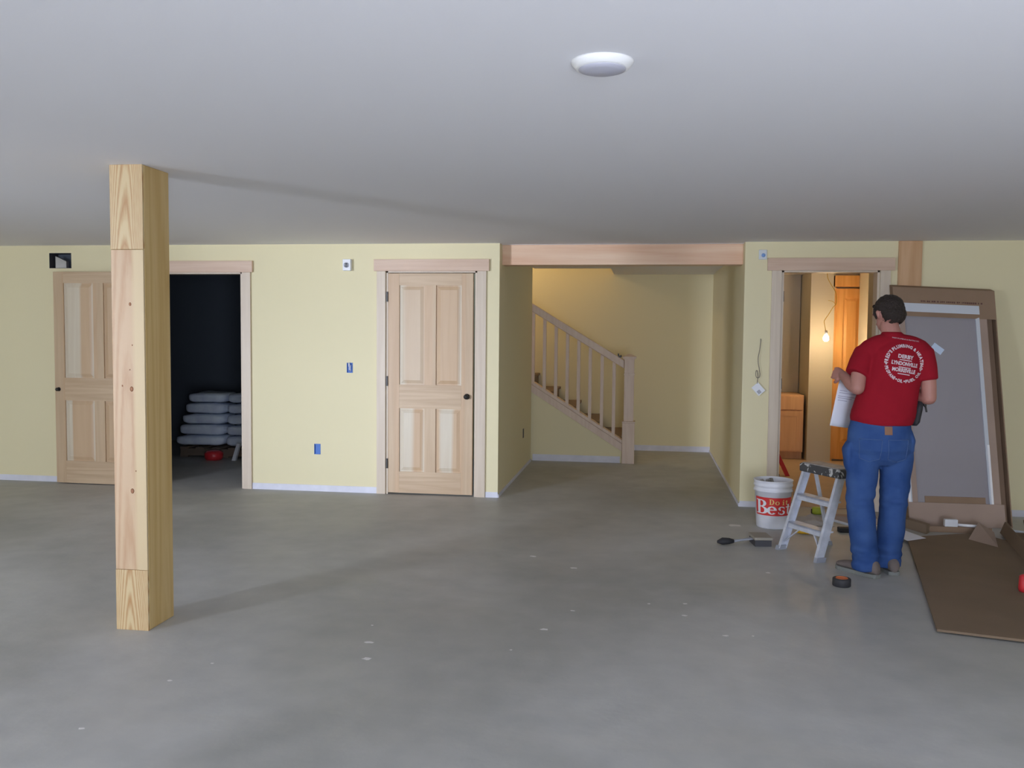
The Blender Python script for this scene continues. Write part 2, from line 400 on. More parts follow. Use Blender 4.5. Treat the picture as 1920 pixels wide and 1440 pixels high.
# main ceiling stops at the far wall; the rooms behind have their own
MB().box(XW-0.2, XE+0.2, SOUTH-0.2, 0.13, HC, HC+0.12).build('ceiling', 'ceil', kind='structure')
# far wall with its openings and box cut-outs
O1 = (-4.66, -3.73, 0, 2.04)
O2 = (-2.342, -1.497, 0, 2.05)
O3 = (1.152, 1.95, 0, 2.052)
NI = (-1.295, 0.842, 0, HC)
DUCT = (-5.700, -5.468, 2.076, 2.222)
SW = (-2.716, -2.660, 1.113, 1.206)
OUT = (-3.033, -2.972, 0.347, 0.445)
mb = MB(); grid_wall(mb, XW, XE, 0, HC, [O1, O2, O3, NI, DUCT, SW, OUT], 0.0, 0.13); mb.build('wall_north', 'wall', kind='structure')
# shell around the viewer
mb = MB(); grid_wall(mb, XW, XE, 0, HC, [q[:4] for q in WINS], SOUTH-0.15, SOUTH); mb.build('wall_south', 'wall', kind='structure')
MB().box(XW-0.15, XW, SOUTH, 0, 0, HC).build('wall_west', 'wall', kind='structure')
MB().box(XE, XE+0.15, SOUTH, 0, 0, HC).build('wall_east', 'wall', kind='structure')
for i, (x0, x1, z0, z1, _, _t) in enumerate(WINS):
    fr = struct_empty('window_%d' % (i+1), ((x0+x1)/2, SOUTH, z0))
    W_, H_ = (x1-x0)/2, z1-z0
    MB().box(-W_-0.09, -W_, 0.001, 0.02, -0.02 if z0 > 0.2 else -z0, H_+0.02).box(W_, W_+0.09, 0.001, 0.02, -0.02 if z0 > 0.2 else -z0, H_+0.02).box(-W_-0.1, W_+0.1, 0.001, 0.025, H_, H_+0.09).build('window_casing', 'cas_v', fr)
# stair hall recess
MB().box(-1.425, -1.295, 0.13, 2.38, 0, 2.25).build('wall_recess_left', 'wall', kind='structure')
MB().box(0.842, 0.972, 0.13, 3.75, 0, 2.6).build('wall_recess_right', 'wall', kind='structure')
MB().box(-4.3, 0.842, 3.62, 3.75, 0, 4.6).build('wall_stair_back', 'wall', kind='structure')
mb = MB()
mb.box(-1.295, 0.842, 0.36, 2.55, 2.25, 2.38); mb.box(-0.40, 0.842, 2.55, 3.62, 2.25, 2.38)
mb.build('ceiling_recess', 'ceil', kind='structure')
# wall under the stair rail (its top edge follows the stair)
SL = (0.905-0.255)/(-1.281+0.25)
def shoe_z(x): return 0.262 + (x+0.25)*SL
MB().prism([(-1.295, 0), (-0.235, 0), (-0.235, shoe_z(-0.235)-0.03), (-1.295, shoe_z(-1.295)-0.03), (-2.6, shoe_z(-2.6)-0.03), (-2.6, 0)], 'y', 2.44, 2.55).build('wall_stair_side', 'wall', kind='structure')
# upper part of the stairwell
MB().box(-4.3, -0.40, 2.38, 2.55, 2.38, 4.6).build('wall_stairwell_front', 'wall', kind='structure')
MB().box(-0.40, -0.30, 2.55, 3.62, 2.38, 4.6).build('wall_stairwell_right', 'wall', kind='structure')
MB().box(-4.4, -4.3, 2.38, 3.75, 0, 4.6).build('wall_stairwell_left', 'wall', kind='structure')
MB().box(-4.4, -0.30, 2.38, 3.75, 4.6, 4.7).build('ceiling_stairwell', 'ceil', kind='structure')
MB().box(-4.3, -1.425, 2.38, 2.44, 0, 2.38).build('wall_stair_closet', 'wall', kind='structure')
# unlit store room behind the left doorway
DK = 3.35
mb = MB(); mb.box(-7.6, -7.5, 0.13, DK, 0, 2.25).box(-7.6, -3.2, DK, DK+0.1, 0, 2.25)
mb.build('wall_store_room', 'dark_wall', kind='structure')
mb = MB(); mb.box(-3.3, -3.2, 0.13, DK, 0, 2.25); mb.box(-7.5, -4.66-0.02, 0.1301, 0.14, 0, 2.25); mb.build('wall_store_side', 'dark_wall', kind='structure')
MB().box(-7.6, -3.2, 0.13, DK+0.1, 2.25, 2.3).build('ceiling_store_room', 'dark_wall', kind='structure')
# washroom behind the right doorway
MT['bathwall'] = plain('washroom_paint', (0.56, 0.56, 0.53), 0.8)
MB().box(0.972, 1.92, 3.70, 3.80, 0, 2.25).build('wall_alcove_back', 'bathwall', kind='structure')
MB().box(1.93, 2.20, 3.05, 3.80, 0, 2.25).build('wall_alcove_side', 'bathwall', kind='structure')
MB().box(2.20, 3.6, 3.14, 3.24, 0, 2.25).build('wall_washroom_back', 'bathwall', kind='structure')
MB().box(2.475, 3.6, 2.62, 3.04, 0, 2.25).build('wall_washroom_right', 'bathwall', kind='structure')
MB().box(3.5, 3.6, 0.13, 2.62, 0, 2.25).build('wall_washroom_east', 'bathwall', kind='structure')
MB().box(0.972, 3.6, 0.13, 3.8, 2.25, 2.3).build('ceiling_washroom', 'ceil', kind='structure')
MT['subfloor'] = plain('tan_washroom_floor', (0.46, 0.36, 0.27), 0.6, var=0.06, vscale=5)
MB().box(0.972, 3.6, 0.06, 3.75, 0.0005, 0.006).build('floor_washroom', 'subfloor', kind='structure')

# casings, headers and jambs
def casing(idx, op, hl, hr, left=True, low=0.0, depth=0.13):
    x0, x1, _, z1 = op
    t = struct_empty('trim_%d' % idx, ((x0+x1)/2, 0, 0)); c = (x0+x1)/2
    if left: MB().box(x0-0.085-c, x0-c-0.002, -0.02, 0, 0, z1-0.004).build('side_casing', 'cas_v', t, bev=0.002)
    MB().box(x1-c+0.002, x1+0.085-c, -0.02, 0, 0, z1-0.004).build('side_casing', 'cas_v', t, bev=0.002)
    MB().box(hl-c, hr-c, -0.028, 0, z1-0.004, z1+0.102).build('head_casing', 'cas_h', t, bev=0.002)
    j = MB(); j.box(x0-c, x0+0.018-c, -0.002, depth, 0, z1); j.box(x1-0.018-c, x1-c, -0.002, depth, 0, z1); j.box(x0-c, x1-c, -0.002, depth, z1-0.018, z1)
    j.build('jamb', 'cas_v', t)
    return t
casing(1, O1, -4.77, -3.622)
casing(2, O2, -2.452, -1.386)
t3 = casing(3, O3, 1.03, 2.066)
for z in (0.25, 1.08, 1.83):
    MB().box(1.152+0.018-1.551, 1.152+0.024-1.551, 0.005, 0.035, z-0.045, z+0.045).build('hinge', 'black', t3)

# pale strip along the wall foot
def strip(name, boxes):
    m = MB()
    for b in boxes: m.box(*b)
    return m.build(name, 'basewhite', kind='structure')
strip('baseboard_north', [(XW, -4.746, -0.006, 0, 0, 0.055), (-3.643, -2.43, -0.006, 0, 0, 0.058), (-1.41, -1.295, -0.006, 0, 0, 0.05), (0.842, 1.066, -0.006, 0, 0, 0.05), (2.29, XE, -0.006, 0, 0, 0.055)])
strip('baseboard_recess_back', [(-0.22, 0.842, 3.612, 3.62, 0, 0.07)])
strip('baseboard_stair_side', [(-1.28, -0.26, 2.432, 2.44, 0, 0.075)])
strip('baseboard_recess_right', [(0.834, 0.842, 0.0, 3.61, 0, 0.03)])
strip('baseboard_recess_left', [(-1.295, -1.287, 0.0, 2.37, 0, 0.03)])

# ------------------------------------------------------------------ doors
def four_panel(root, w, h, t, st='stile', ra='rail', pa='panel', y0=0.0, stile=0.105, top=0.108, up=0.905, lock=0.217, low=0.585):
    MB().box(0, stile, y0, y0+t, 0, h).build('stile', st, root, bev=0.0015)
    MB().box(w-stile, w, y0, y0+t, 0, h).build('stile', st, root, bev=0.0015)
    z = h
    MB().box(stile, w-stile, y0, y0+t, h-top, h).build('rail', ra, root); z -= top+up
    MB().box(stile, w-stile, y0, y0+t, z-lock, z).build('rail', ra, root); z -= lock+low
    MB().box(stile, w-stile, y0, y0+t, 0, z).build('rail', ra, root)
    ml = w/2-stile/2; mr = w/2+stile/2
    for a, b in ((h-top-up, h-top), (z, z+low)):
        MB().box(ml, mr, y0, y0+t, a, b).build('mullion', st, root)
        for l, r in ((stile, ml), (mr, w-stile)):
            m = MB(); d = 0.013; m.box(l, r, y0+d, y0+t-d, a, b)
            e, s = 0.012, 0.042
            for yy, sg in ((y0+d, -1), (y0+t-d, 1)):
                p = [(l+e, yy, a+e), (r-e, yy, a+e), (r-e, yy, b-e), (l+e, yy, b-e), (l+s, yy+sg*0.010, a+s), (r-s, yy+sg*0.010, a+s), (r-s, yy+sg*0.010, b-s), (l+s, yy+sg*0.010, b-s)]
                m.quad_mesh(p, [(0,3,2,1), (4,5,6,7), (0,1,5,4), (1,2,6,5), (2,3,7,6), (3,0,4,7)])
            m.build('panel', pa, root)
def knob(root, x, z, y=0.0, sgn=-1, sc=0.85):
    R = Matrix.Translation((x, y, z)) @ Matrix.Rotation(math.radians(90 if sgn < 0 else -90), 4, 'X') @ Matrix.Scale(sc, 4)
    MB().lathe([(0.031, 0), (0.031, 0.006), (0.012, 0.010), (0.011, 0.03), (0.022, 0.036), (0.027, 0.048), (0.022, 0.060), (0.0, 0.064)], 24, 0, True, R).build('door_knob', 'black', root)
# open leaf folded back against the far wall, left of the dark doorway
d1 = struct_empty('door_1', (-5.612, -0.075, 0.008), math.radians(-0.8))
four_panel(d1, 0.935, 2.03, 0.035)
knob(d1, 0.040, 0.905, sc=0.62)
for z in (0.25, 1.05, 1.8): MB().box(0.935, 0.945, 0.02, 0.05, z-0.045, z+0.045).build('hinge', 'black', d1)
# closed leaf
d2 = struct_empty('door_2', (-2.322, -0.004, 0.014))
four_panel(d2, 0.789, 2.012, 0.035)
knob(d2, 0.737, 0.900)
for z in (0.27, 1.03, 1.80): MB().box(-0.016, -0.002, -0.012, 0.004, z-0.045, z+0.045).build('hinge', 'black', d2)
# oiled door at the back of the washroom
d3 = struct_empty('door_3', (2.225, 3.085, 0.03))
four_panel(d3, 0.62, 2.02, 0.035, 'orangewood', 'orangewood', 'orangewood', stile=0.085)
tr = struct_empty('trim_4', (2.20, 3.10, 0))
MB().box(-0.015, 0.022, -0.035, 0.03, 0, 2.06).build('side_casing', 'orangewood', tr)
MB().box(-0.015, 0.274, -0.05, 0.03, 2.07, 2.20).build('head_casing', 'orangewood', tr)

# ------------------------------------------------------------------ beam, posts
bm_ = MB().box(-1.295, 0.842, 0.15, 0.33, 2.112, HC-0.002).build('wooden_beam', 'beam', bev=0.003)
tag(bm_, 'reddish fir beam spanning the opening of the stair hall under the ceiling', 'beam')
MB().box(-1.295, 0.842, 0.13, 0.36, HC-0.002, HC+0.10).build('ceiling_beam_soffit', 'ceil', kind='structure')

pr = thing('wooden_post', 'free-standing pale pine post on the concrete floor, floor to ceiling', 'post', (-2.50, -3.775, 0))
hx = 0.0855; hy = 0.122
MT['face_mid'] = cathedral('pine_face_board', (0.52, 0.36, 0.22), (0.45, 0.28, 0.155), 0.0, 260, 1.4, (0.56, 0.43, 0.25))
MT['face_end'] = cathedral('pine_end_board', (0.55, 0.42, 0.23), (0.40, 0.22, 0.085), -0.01, 900, 6.0)
MB().box(-hx, hx, -hy+0.012, hy, 0, HC).build('shaft', 'post', pr, bev=0.004)
MB().box(-hx-0.001, hx, -hy-0.001, -hy+0.012, 0, 0.304).build('face_board', 'face_end', pr, bev=0.002)
MB().box(-hx, hx-0.001, -hy, -hy+0.012, 0.305, 1.884).build('face_board', 'face_mid', pr, bev=0.002)
MB().box(-hx-0.001, hx, -hy-0.001, -hy+0.012, 1.886, HC).build('face_board', 'face_end', pr, bev=0.002)
# knots on the face board
MT['knot'] = plain('brown_knot', (0.30, 0.13, 0.06), 0.6)
for kx, kz, kr in ((0.012, 1.62, 0.009), (0.014, 1.205, 0.013), (-0.035, 1.22, 0.005), (0.010, 0.70, 0.013), (0.03, 0.80, 0.004), (0.006, 1.30, 0.004), (0.02, 1.42, 0.004)):
    R = Matrix.Translation((kx, -hy-0.0006, kz)) @ Matrix.Rotation(math.radians(90), 4, 'X') @ Matrix.Diagonal((1, 1.4, 1, 1))
    MB().lathe([(kr*0.7, 0), (kr*0.4, 0.0006), (0, 0.0008)], 14, 0, True, R).build('knot', 'knot', pr)
p2 = MB().box(2.092, 2.279, -0.022, -0.0005, 0, HC-0.001).build('wooden_post', wood('pine_post_far', (0.66, 0.42, 0.24), (0.55, 0.32, 0.16), 'z', 9, 0.8, knots=True), bev=0.003)
tag(p2, 'knotty orange pine post against the wall behind the tall carton', 'post')

# ------------------------------------------------------------------ staircase
st = thing('staircase', 'pale wooden staircase with square newel and slim balusters in the recess', 'staircase', (-0.16, 2.50, 0))
ox = -0.16
def sx(x): return x-ox
run, rise = 0.272, 0.1715
n_st = 12
for i in range(n_st):
    x1 = -0.27-i*run; z1 = (i+1)*rise+0.12
    MB().box(sx(x1-0.015), sx(x1), 0.052, 1.118, z1-rise-(0.12 if i == 0 else 0), z1-0.028).build('riser', 'tread', st)
    MB().box(sx(x1-run), sx(x1+0.022), 0.052, 1.118, z1-0.028, z1).build('tread', 'tread', st, bev=0.003)
# newel at the foot
nx = sx(-0.168)
MB().box(nx-0.071, nx+0.071, -0.125, 0.017, 0, 0.47).build('newel_base', 'stairwood', st, bev=0.004)
MB().box(nx-0.075, nx+0.075, -0.129, 0.021, 0.47, 0.49).box(nx-0.056, nx+0.056, -0.110, 0.002, 0.49, 1.20).build('newel_shaft', 'stairwood', st, bev=0.003)
MB().box(nx-0.062, nx+0.062, -0.116, 0.008, 1.02, 1.045).build('newel_band', 'stairwood', st, bev=0.002)
MB().box(nx-0.062, nx+0.062, -0.116, 0.008, 1.195, 1.21).box(nx-0.078, nx+0.078, -0.132, 0.024, 1.21, 1.235).quad_mesh(
    [(nx-0.07, -0.124, 1.235), (nx+0.07, -0.124, 1.235), (nx+0.07, 0.016, 1.235), (nx-0.07, 0.016, 1.235), (nx-0.02, -0.074, 1.262), (nx+0.02, -0.074, 1.262), (nx+0.02, -0.034, 1.262), (nx-0.02, -0.034, 1.262)],
    [(0,3,2,1), (4,5,6,7), (0,1,5,4), (1,2,6,5), (2,3,7,6), (3,0,4,7)]).build('newel_cap', 'stairwood', st, bev=0.002)
# shoe rail and handrail, sloping boards
def slope_board(x0, x1, zf, h0, h1, y0, y1):
    return MB().hexa([(sx(x1), y0, zf(x1)+h0), (sx(x0), y0, zf(x0)+h0), (sx(x0), y1, zf(x0)+h0), (sx(x1), y1, zf(x1)+h0),
                      (sx(x1), y0, zf(x1)+h1), (sx(x0), y0, zf(x0)+h1), (sx(x0), y1, zf(x0)+h1), (sx(x1), y1, zf(x1)+h1)])
slope_board(-0.236, -2.4, shoe_z, -0.028, 0.014, -0.075, 0.065).build('shoe_rail', 'stairwood', st, bev=0.003)
slope_board(-0.238, -2.4, shoe_z, -0.12, -0.03, -0.073, -0.061).build('skirt_board', 'stairwood', st, bev=0.002)
def rail_z(x): return 1.145 + (x+0.239)*(-0.605)
slope_board(-0.226, -1.9, rail_z, -0.045, 0.052, -0.085, -0.02).build('handrail', 'stairwood', st, bev=0.008)
for bx in (-0.342, -0.480, -0.618, -0.752, -0.884, -1.018, -1.152, -1.286):
    MB().box(sx(bx-0.019), sx(bx+0.019), -0.071, -0.033, shoe_z(bx)+0.002, rail_z(bx)-0.035).build('baluster', 'stairwood', st, bev=0.002)
cl = MB().box(-0.02, 0.02, -0.02, 0.02, 0, 0.022).box(-0.026, -0.010, -0.015, 0.015, 0.018, 0.045).box(0.006, 0.018, -0.012, 0.012, 0.018, 0.03).build('clamp', 'black', None, (-0.278, 2.447, 1.222), bev=0.003)
tag(cl, 'small black gadget lying on the handrail beside the newel post', 'clamp')

# warm light upstairs reaching the stair wall
lb = bpy.data.lights.new('upstairs_lamp', 'POINT'); lb.energy = 20; lb.color = (1.0, 0.72, 0.38); lb.shadow_soft_size = 0.06
lo = bpy.data.objects.new('upstairs_lamp', lb); COL.objects.link(lo); lo.location = (-2.0, 3.1, 2.9)

# ------------------------------------------------------------------ ceiling disc
cd = thing('ceiling_light', 'round white ceiling light with a grey lens', 'ceiling light', (-0.137, -5.285, HC))
MB().lathe([(0.0, 0.0), (0.092, 0.0), (0.090, -0.006), (0.078, -0.020), (0.070, -0.022)], 40).build('trim_ring', 'trimw', cd)
MB().lathe([(0.070, -0.018), (0.069, -0.024), (0.05, -0.030), (0.0, -0.033)], 40).build('lens', 'lens', cd)

# ------------------------------------------------------------------ wall devices
# open duct near the top left door
dc = thing('air_duct', 'open rectangular duct in the wall above the propped door', 'duct', (-5.584, 0, 2.149))
w2, h2 = 0.116, 0.073
m = MB(); t_ = 0.003
m.box(-w2, -w2+t_, 0.0, 0.30, -h2, h2).box(w2-t_, w2, 0, 0.30, -h2, h2).box(-w2, w2, 0, 0.30, -h2, -h2+t_).box(-w2, w2, 0, 0.30, h2-t_, h2).box(-w2, w2, 0.30, 0.303, -h2, h2)
m.build('duct_liner', 'dkgrey', dc)
MB().hexa([(-0.065, 0.02, -h2+t_), (0.048, 0.02, -h2+t_), (0.048, 0.06, -h2+t_), (-0.065, 0.06, -h2+t_), (-0.065, 0.02, 0.045), (0.048, 0.02, -0.005), (0.048, 0.06, -0.005), (-0.065, 0.06, 0.045)]).build('sheet_metal_flap', 'galv', dc)
# blue electrical boxes
def ebox(name, rect, label, wires):
    x0, x1, z0, z1 = rect
    e = thing(name, label, 'electrical box', ((x0+x1)/2, 0, (z0+z1)/2)); hw, hh = (x1-x0)/2, (z1-z0)/2
    m = MB(); t = 0.003
    m.box(-hw, -hw+t, -0.003, 0.07, -hh, hh).box(hw-t, hw, -0.003, 0.07, -hh, hh).box(-hw, hw, -0.003, 0.07, -hh, -hh+t).box(-hw, hw, -0.003, 0.07, hh-t, hh).box(-hw, hw, 0.01, 0.014, -hh, hh)
    m.build('box_shell', 'blue', e)
    for k in wires: MB().tube(k, 0.0035, 6).build('wire', 'white', e)
    return e
ebox('electrical_box', SW, 'upper blue electrical box with white wires, left of the closed door', [
    [(-0.004, 0.005, -0.03), (-0.002, -0.012, -0.01), (0.0, -0.016, 0.02), (0.001, -0.008, 0.05)],
    [(0.010, 0.005, -0.035), (0.008, -0.010, -0.02), (0.009, -0.012, 0.005), (0.012, -0.006, 0.026)],
    [(-0.012, 0.005, 0.01), (-0.006, -0.014, 0.03), (-0.010, -0.010, 0.046)]])
ebox('electrical_box', OUT, 'lower blue electrical box near the floor, between doorway and closed door', [])
m = MB().box(0, 0.004, -0.032, 0.032, -0.05, 0.05).build('electrical_box', 'dkgrey', None, (-1.295, 1.70, 0.40))
tag(m, 'small shaded outlet box on the left side wall of the stair hall', 'electrical box')
# alarm sounder
al = thing('wall_alarm', 'white square wall alarm between the dark doorway and the closed door', 'alarm', (-2.703, 0, 2.101))
MB().box(-0.038, 0.038, -0.045, 0, -0.052, 0.052).build('housing', 'white', al, bev=0.004)
R = Matrix.Translation((-0.002, -0.0455, -0.002)) @ Matrix.Rotation(math.radians(90), 4, 'X')
MB().lathe([(0.014, 0), (0.014, 0.002), (0.025, 0.002), (0.025, 0), ], 28, 0, True, R).build('speaker_ring', 'grey', al)
MB().box(-0.027, 0.023, -0.0485, -0.0475, -0.0035, 0).build('ring_slot', 'white', al)
# small sensor near the right doorway
sn = thing('wall_sensor', 'tiny pale blue sensor high on the wall left of the lit doorway', 'sensor', (0.989, 0, 2.184))
MB().box(-0.034, 0.034, -0.014, 0, -0.042, 0.042).build('housing', plain('sensor_white', (0.66, 0.70, 0.74), 0.5), sn, bev=0.005)
R = Matrix.Translation((0.004, -0.0145, -0.006)) @ Matrix.Rotation(math.radians(90), 4, 'X')
MB().lathe([(0.017, 0), (0.015, 0.006), (0, 0.009)], 20, 0, True, R).build('lens', plain('blue_lens', (0.25, 0.42, 0.80), 0.3), sn)
# wire with a tag hanging from the wall
wt = thing('hanging_wire', 'thin grey wire with a white barcode tag hanging left of the lit doorway', 'wire', (0.985, 0, 1.465))
zz = lambda py: (635-py)*0.00467
pts = [(0.004, 0.01, 0.0), (0.004, -0.010, zz(637)), (0.002, -0.014, zz(645)), (-0.005, -0.016, zz(658)), (-0.014, -0.018, zz(668)), (-0.013, -0.02, zz(680)), (-0.002, -0.02, zz(692)), (0.004, -0.02, zz(700)), (-0.002, -0.02, zz(706)), (-0.022, -0.02, zz(707)), (-0.032, -0.02, zz(700)), (-0.028, -0.02, zz(694)), (-0.018, -0.02, zz(695)), (-0.013, -0.02, zz(702)), (-0.016, -0.02, zz(712)), (-0.019, -0.02, zz(718))]
def smooth(pts, k=5):
    P = [Vector(p) for p in pts]; out = []
    for i in range(len(P)-1):
        p0, p1, p2_, p3 = P[max(i-1, 0)], P[i], P[i+1], P[min(i+2, len(P)-1)]
        for j in range(k):
            t = j/k; out.append(0.5*((2*p1)+(-p0+p2_)*t+(2*p0-5*p1+4*p2_-p3)*t*t+(-p0+3*p1-3*p2_+p3)*t**3))
    out.append(P[-1]); return out
MB().tube(smooth(pts), 0.0028, 6).build('cord', 'wire', wt)
tg = MB().box(-0.047, 0.047, -0.001, 0.001, -0.036, 0.036).build('tag_card', 'white', wt, (-0.008, -0.020, zz(728)), rot=(0, math.radians(48), 0))
m = MB()
for k in range(7): m.box(0.008+k*0.0045, 0.010+k*0.0045, -0.0018, -0.0012, -0.026, 0.004)
m.build('barcode', 'darkink', tg)

# ------------------------------------------------------------------ store room
pl = thing('pallet', 'low wooden pallet in the dark store room beneath the white sacks', 'pallet', (-4.85, 2.35, 0))
MT['palletwood'] = plain('old_pallet_wood', (0.16, 0.12, 0.09), 0.9)
for y in (-0.45, -0.02, 0.42): MB().box(-0.55, 0.55, y-0.02, y+0.02, 0.018, 0.10).build('bearer', 'palletwood', pl)
for x in (-0.5, -0.3, -0.1, 0.1, 0.3, 0.5): MB().box(x-0.05, x+0.05, -0.48, 0.48, 0.10, 0.118).build('deck_board', 'palletwood', pl)
for x in (-0.5, 0, 0.5): MB().box(x-0.05, x+0.05, -0.48, 0.48, 0.0, 0.018).build('base_board', 'palletwood', pl)
def sack_mesh(seed, w=0.60, d=0.42, h=0.118):
    random.seed(seed); nu, nv = 22, 14; vs = []; fs = []
    for i in range(nv+1):
        ph = math.pi*i/nv-math.pi/2
        for j in range(nu):
            th = 2*math.pi*j/nu
            def se(v, e): return math.copysign(abs(v)**e, v)
            x = w/2*se(math.cos(ph), 0.35)*se(math.cos(th), 0.35); y = d/2*se(math.cos(ph), 0.35)*se(math.sin(th), 0.35); z = h/2*se(math.sin(ph), 0.55)
            n = noise.noise(Vector((x*7+seed*3, y*7, z*9)))*0.022
            vs.append((x*(1+n*1.5), y*(1+n*1.5), z+n*0.5*(1 if abs(z) > 0.02 else 0)))
    for i in range(nv):
        for j in range(nu): fs.append((i*nu+j, i*nu+(j+1) % nu, (i+1)*nu+(j+1) % nu, (i+1)*nu+j))
    return MB().quad_mesh(vs, fs, 0, True)
lv = ['bottom', 'second', 'third', 'fourth', 'top']
protos = [sack_mesh(s).build('sack', 'bag') for s in (1, 2)]
first = [True, True]
for c, side in enumerate(('left', 'right')):
    for k in range(5):
        src = protos[c]
        if first[c]: o = src; first[c] = False
        else: o = src.copy(); COL.objects.link(o)
        sc_ = 1-0.055*k if c == 0 else 1.0; cx_ = -4.90-0.30*sc_ if c == 0 else -4.575
        o.scale = (sc_, 1, 1); o.location = (cx_, 2.12+k*0.015, 0.187+k*0.1265); o.rotation_euler = (0, 0, random.uniform(-0.02, 0.02)+(math.pi if k % 2 else 0))
        tag(o, 'white sack, %s of five in the %s stack in the dark store room' % (lv[k], side), 'sack', 'white sacks on the pallet in the dark store room')
rb = MB().lathe([(0.0, 0.0), (0.085, 0.0), (0.10, 0.02), (0.105, 0.075), (0.08, 0.10), (0.03, 0.11), (0, 0.11)], 24)
o = rb.build('plastic_container', 'red', None, (-4.90, 1.72, 0)); tag(o, 'red plastic container on the floor in front of the white sacks', 'container')
o = MB().hexa([(-0.045, -0.02, 0), (0.0, -0.02, 0), (0.0, 0.02, 0), (-0.045, 0.02, 0), (0.02, -0.02, 0.20), (0.06, -0.02, 0.20), (0.06, 0.02, 0.20), (0.02, 0.02, 0.20)]).build('metal_leg', 'white', None, (-4.62, 1.70, 0))
tag(o, 'slanting white leg standing beside the red container in the store room', 'leg')

# ------------------------------------------------------------------ washroom contents
vn = thing('vanity_cabinet', 'fir vanity cabinet without a top in the washroom alcove', 'cabinet', (1.50, 3.12, 0.006))
MB().box(-0.50, 0.395, 0.07, 0.50, 0, 0.09).build('toe_kick', 'fir', vn)
MB().box(-0.50, 0.395, 0.0, 0.56, 0.09, 0.775).build('carcass', 'fir', vn, bev=0.003)
MB().box(-0.02, 0.375, -0.018, 0, 0.60, 0.765).build('false_drawer', 'fir', vn, bev=0.003)
m = MB(); m.box(-0.02, 0.375, -0.012, 0, 0.11, 0.585); m.box(-0.02, 0.04, -0.018, -0.012, 0.11, 0.585).box(0.315, 0.375, -0.018, -0.012, 0.11, 0.585).box(0.04, 0.315, -0.018, -0.012, 0.525, 0.585).box(0.04, 0.315, -0.018, -0.012, 0.11, 0.17)
m.build('cabinet_door', 'fir', vn)
# bulb on a wire
bl = thing('hanging_bulb', 'bare glowing bulb hanging on a crooked wire in the washroom', 'light bulb', (2.04, 2.66, 1.463))
MB().lathe([(0.0, -0.034), (0.017, -0.030), (0.030, -0.014), (0.033, 0.003), (0.028, 0.02), (0.017, 0.038), (0.013, 0.048)], 24).build('glass_bulb', 'glass', bl)
MB().lathe([(0.0, 0.045), (0.017, 0.046), (0.017, 0.075), (0.012, 0.092), (0.0, 0.094)], 20).build('socket', 'white', bl)
cs = lambda px, py: ((px-1550)*0.00625, 0.0, (635-py)*0.00625)
MB().tube(smooth([cs(1549, 620), cs(1547, 610), cs(1546, 604), cs(1549, 598), cs(1553, 592), cs(1561, 578), cs(1566, 572), cs(1566, 560), cs(1564, 550), cs(1556, 537), cs(1550, 525), cs(1549, 512), cs(1549, 510)]), 0.004, 6).build('cable', 'ywire', bl)
MB().tube(smooth([cs(1565, 573), cs(1560, 568), cs(1552, 566)]), 0.003, 6).build('wire_end', 'ywire', bl)
pb = bpy.data.lights.new('bulb_light', 'POINT'); pb.energy = 110; pb.color = (1.0, 0.62, 0.27); pb.shadow_soft_size = 0.035
po = bpy.data.objects.new('bulb_light', pb); COL.objects.link(po); po.location = (2.04, 2.66, 1.463)
MT['glass'].node_tree.nodes['Principled BSDF'].inputs['Emission Strength'].default_value = 45
def bulb_shadow(o):
    o.visible_shadow = True
o = MB().hexa([(1.50, 1.78, 0.007), (1.545, 1.78, 0.007), (1.545, 1.82, 0.007), (1.50, 1.82, 0.007), (1.37, 1.9, 0.30), (1.415, 1.9, 0.30), (1.415, 1.94, 0.30), (1.37, 1.94, 0.30)]).build('red_lever', 'red')
o.location = (0.0, 0, 0); tag(o, 'slanting red bar just inside the lit washroom doorway', 'bar')

# ------------------------------------------------------------------ bucket
bk = thing('bucket', 'white plastic bucket with a red and white logo beside the ladder', 'bucket', (1.016, -0.78, 0))
MB().lathe([(0.0, 0.002), (0.118, 0.0), (0.122, 0.006), (0.139, 0.285), (0.149, 0.287), (0.149, 0.300), (0.142, 0.302), (0.143, 0.325), (0.149, 0.327), (0.149, 0.338), (0.145, 0.340), (0.147, 0.363), (0.151, 0.366), (0.151, 0.372), (0.143, 0.372), (0.135, 0.30), (0.118, 0.02), (0.0, 0.018)], 56).build('pail', 'bucketw', bk)
MB().lathe([(0.0, 0.28), (0.06, 0.285), (0.128, 0.272), (0.128, 0.262), (0, 0.262)], 32).build('mortar_residue', 'grime', bk)
m = MB()
for a, r0, h in ((2.2, 0.05, 0.365), (2.7, 0.08, 0.36), (1.6, 0.09, 0.362), (3.4, 0.10, 0.358)):
    x, y = r0*math.cos(a), r0*math.sin(a); m.tube([(x*0.6, y*0.6, 0.27), (x, y, 0.32), (x*1.2, y*1.2, h)], [0.018, 0.024, 0.015], 8)
m.build('tool_handles', 'grime', bk)
m = MB(); hp = []
for k in range(13):
    a = math.radians(180+k*15); hp.append((0.155*math.cos(a)*1.02, 0.0-0.06*math.sin(math.radians(k*15))-0.0, 0.30-0.16*math.sin(math.radians(k*15))))
Rz = Matrix.Rotation(math.radians(150), 4, 'Z')
m.tube([Rz @ Vector(p) for p in [(x, y, z) for x, y, z in [(0.155*math.cos(math.radians(t)), -0.158*math.sin(math.radians(t))-0.004, 0.31-0.17*math.sin(math.radians(t))) for t in range(0, 181, 12)]]], 0.0022, 6)
m.build('wire_handle', 'wire', bk)
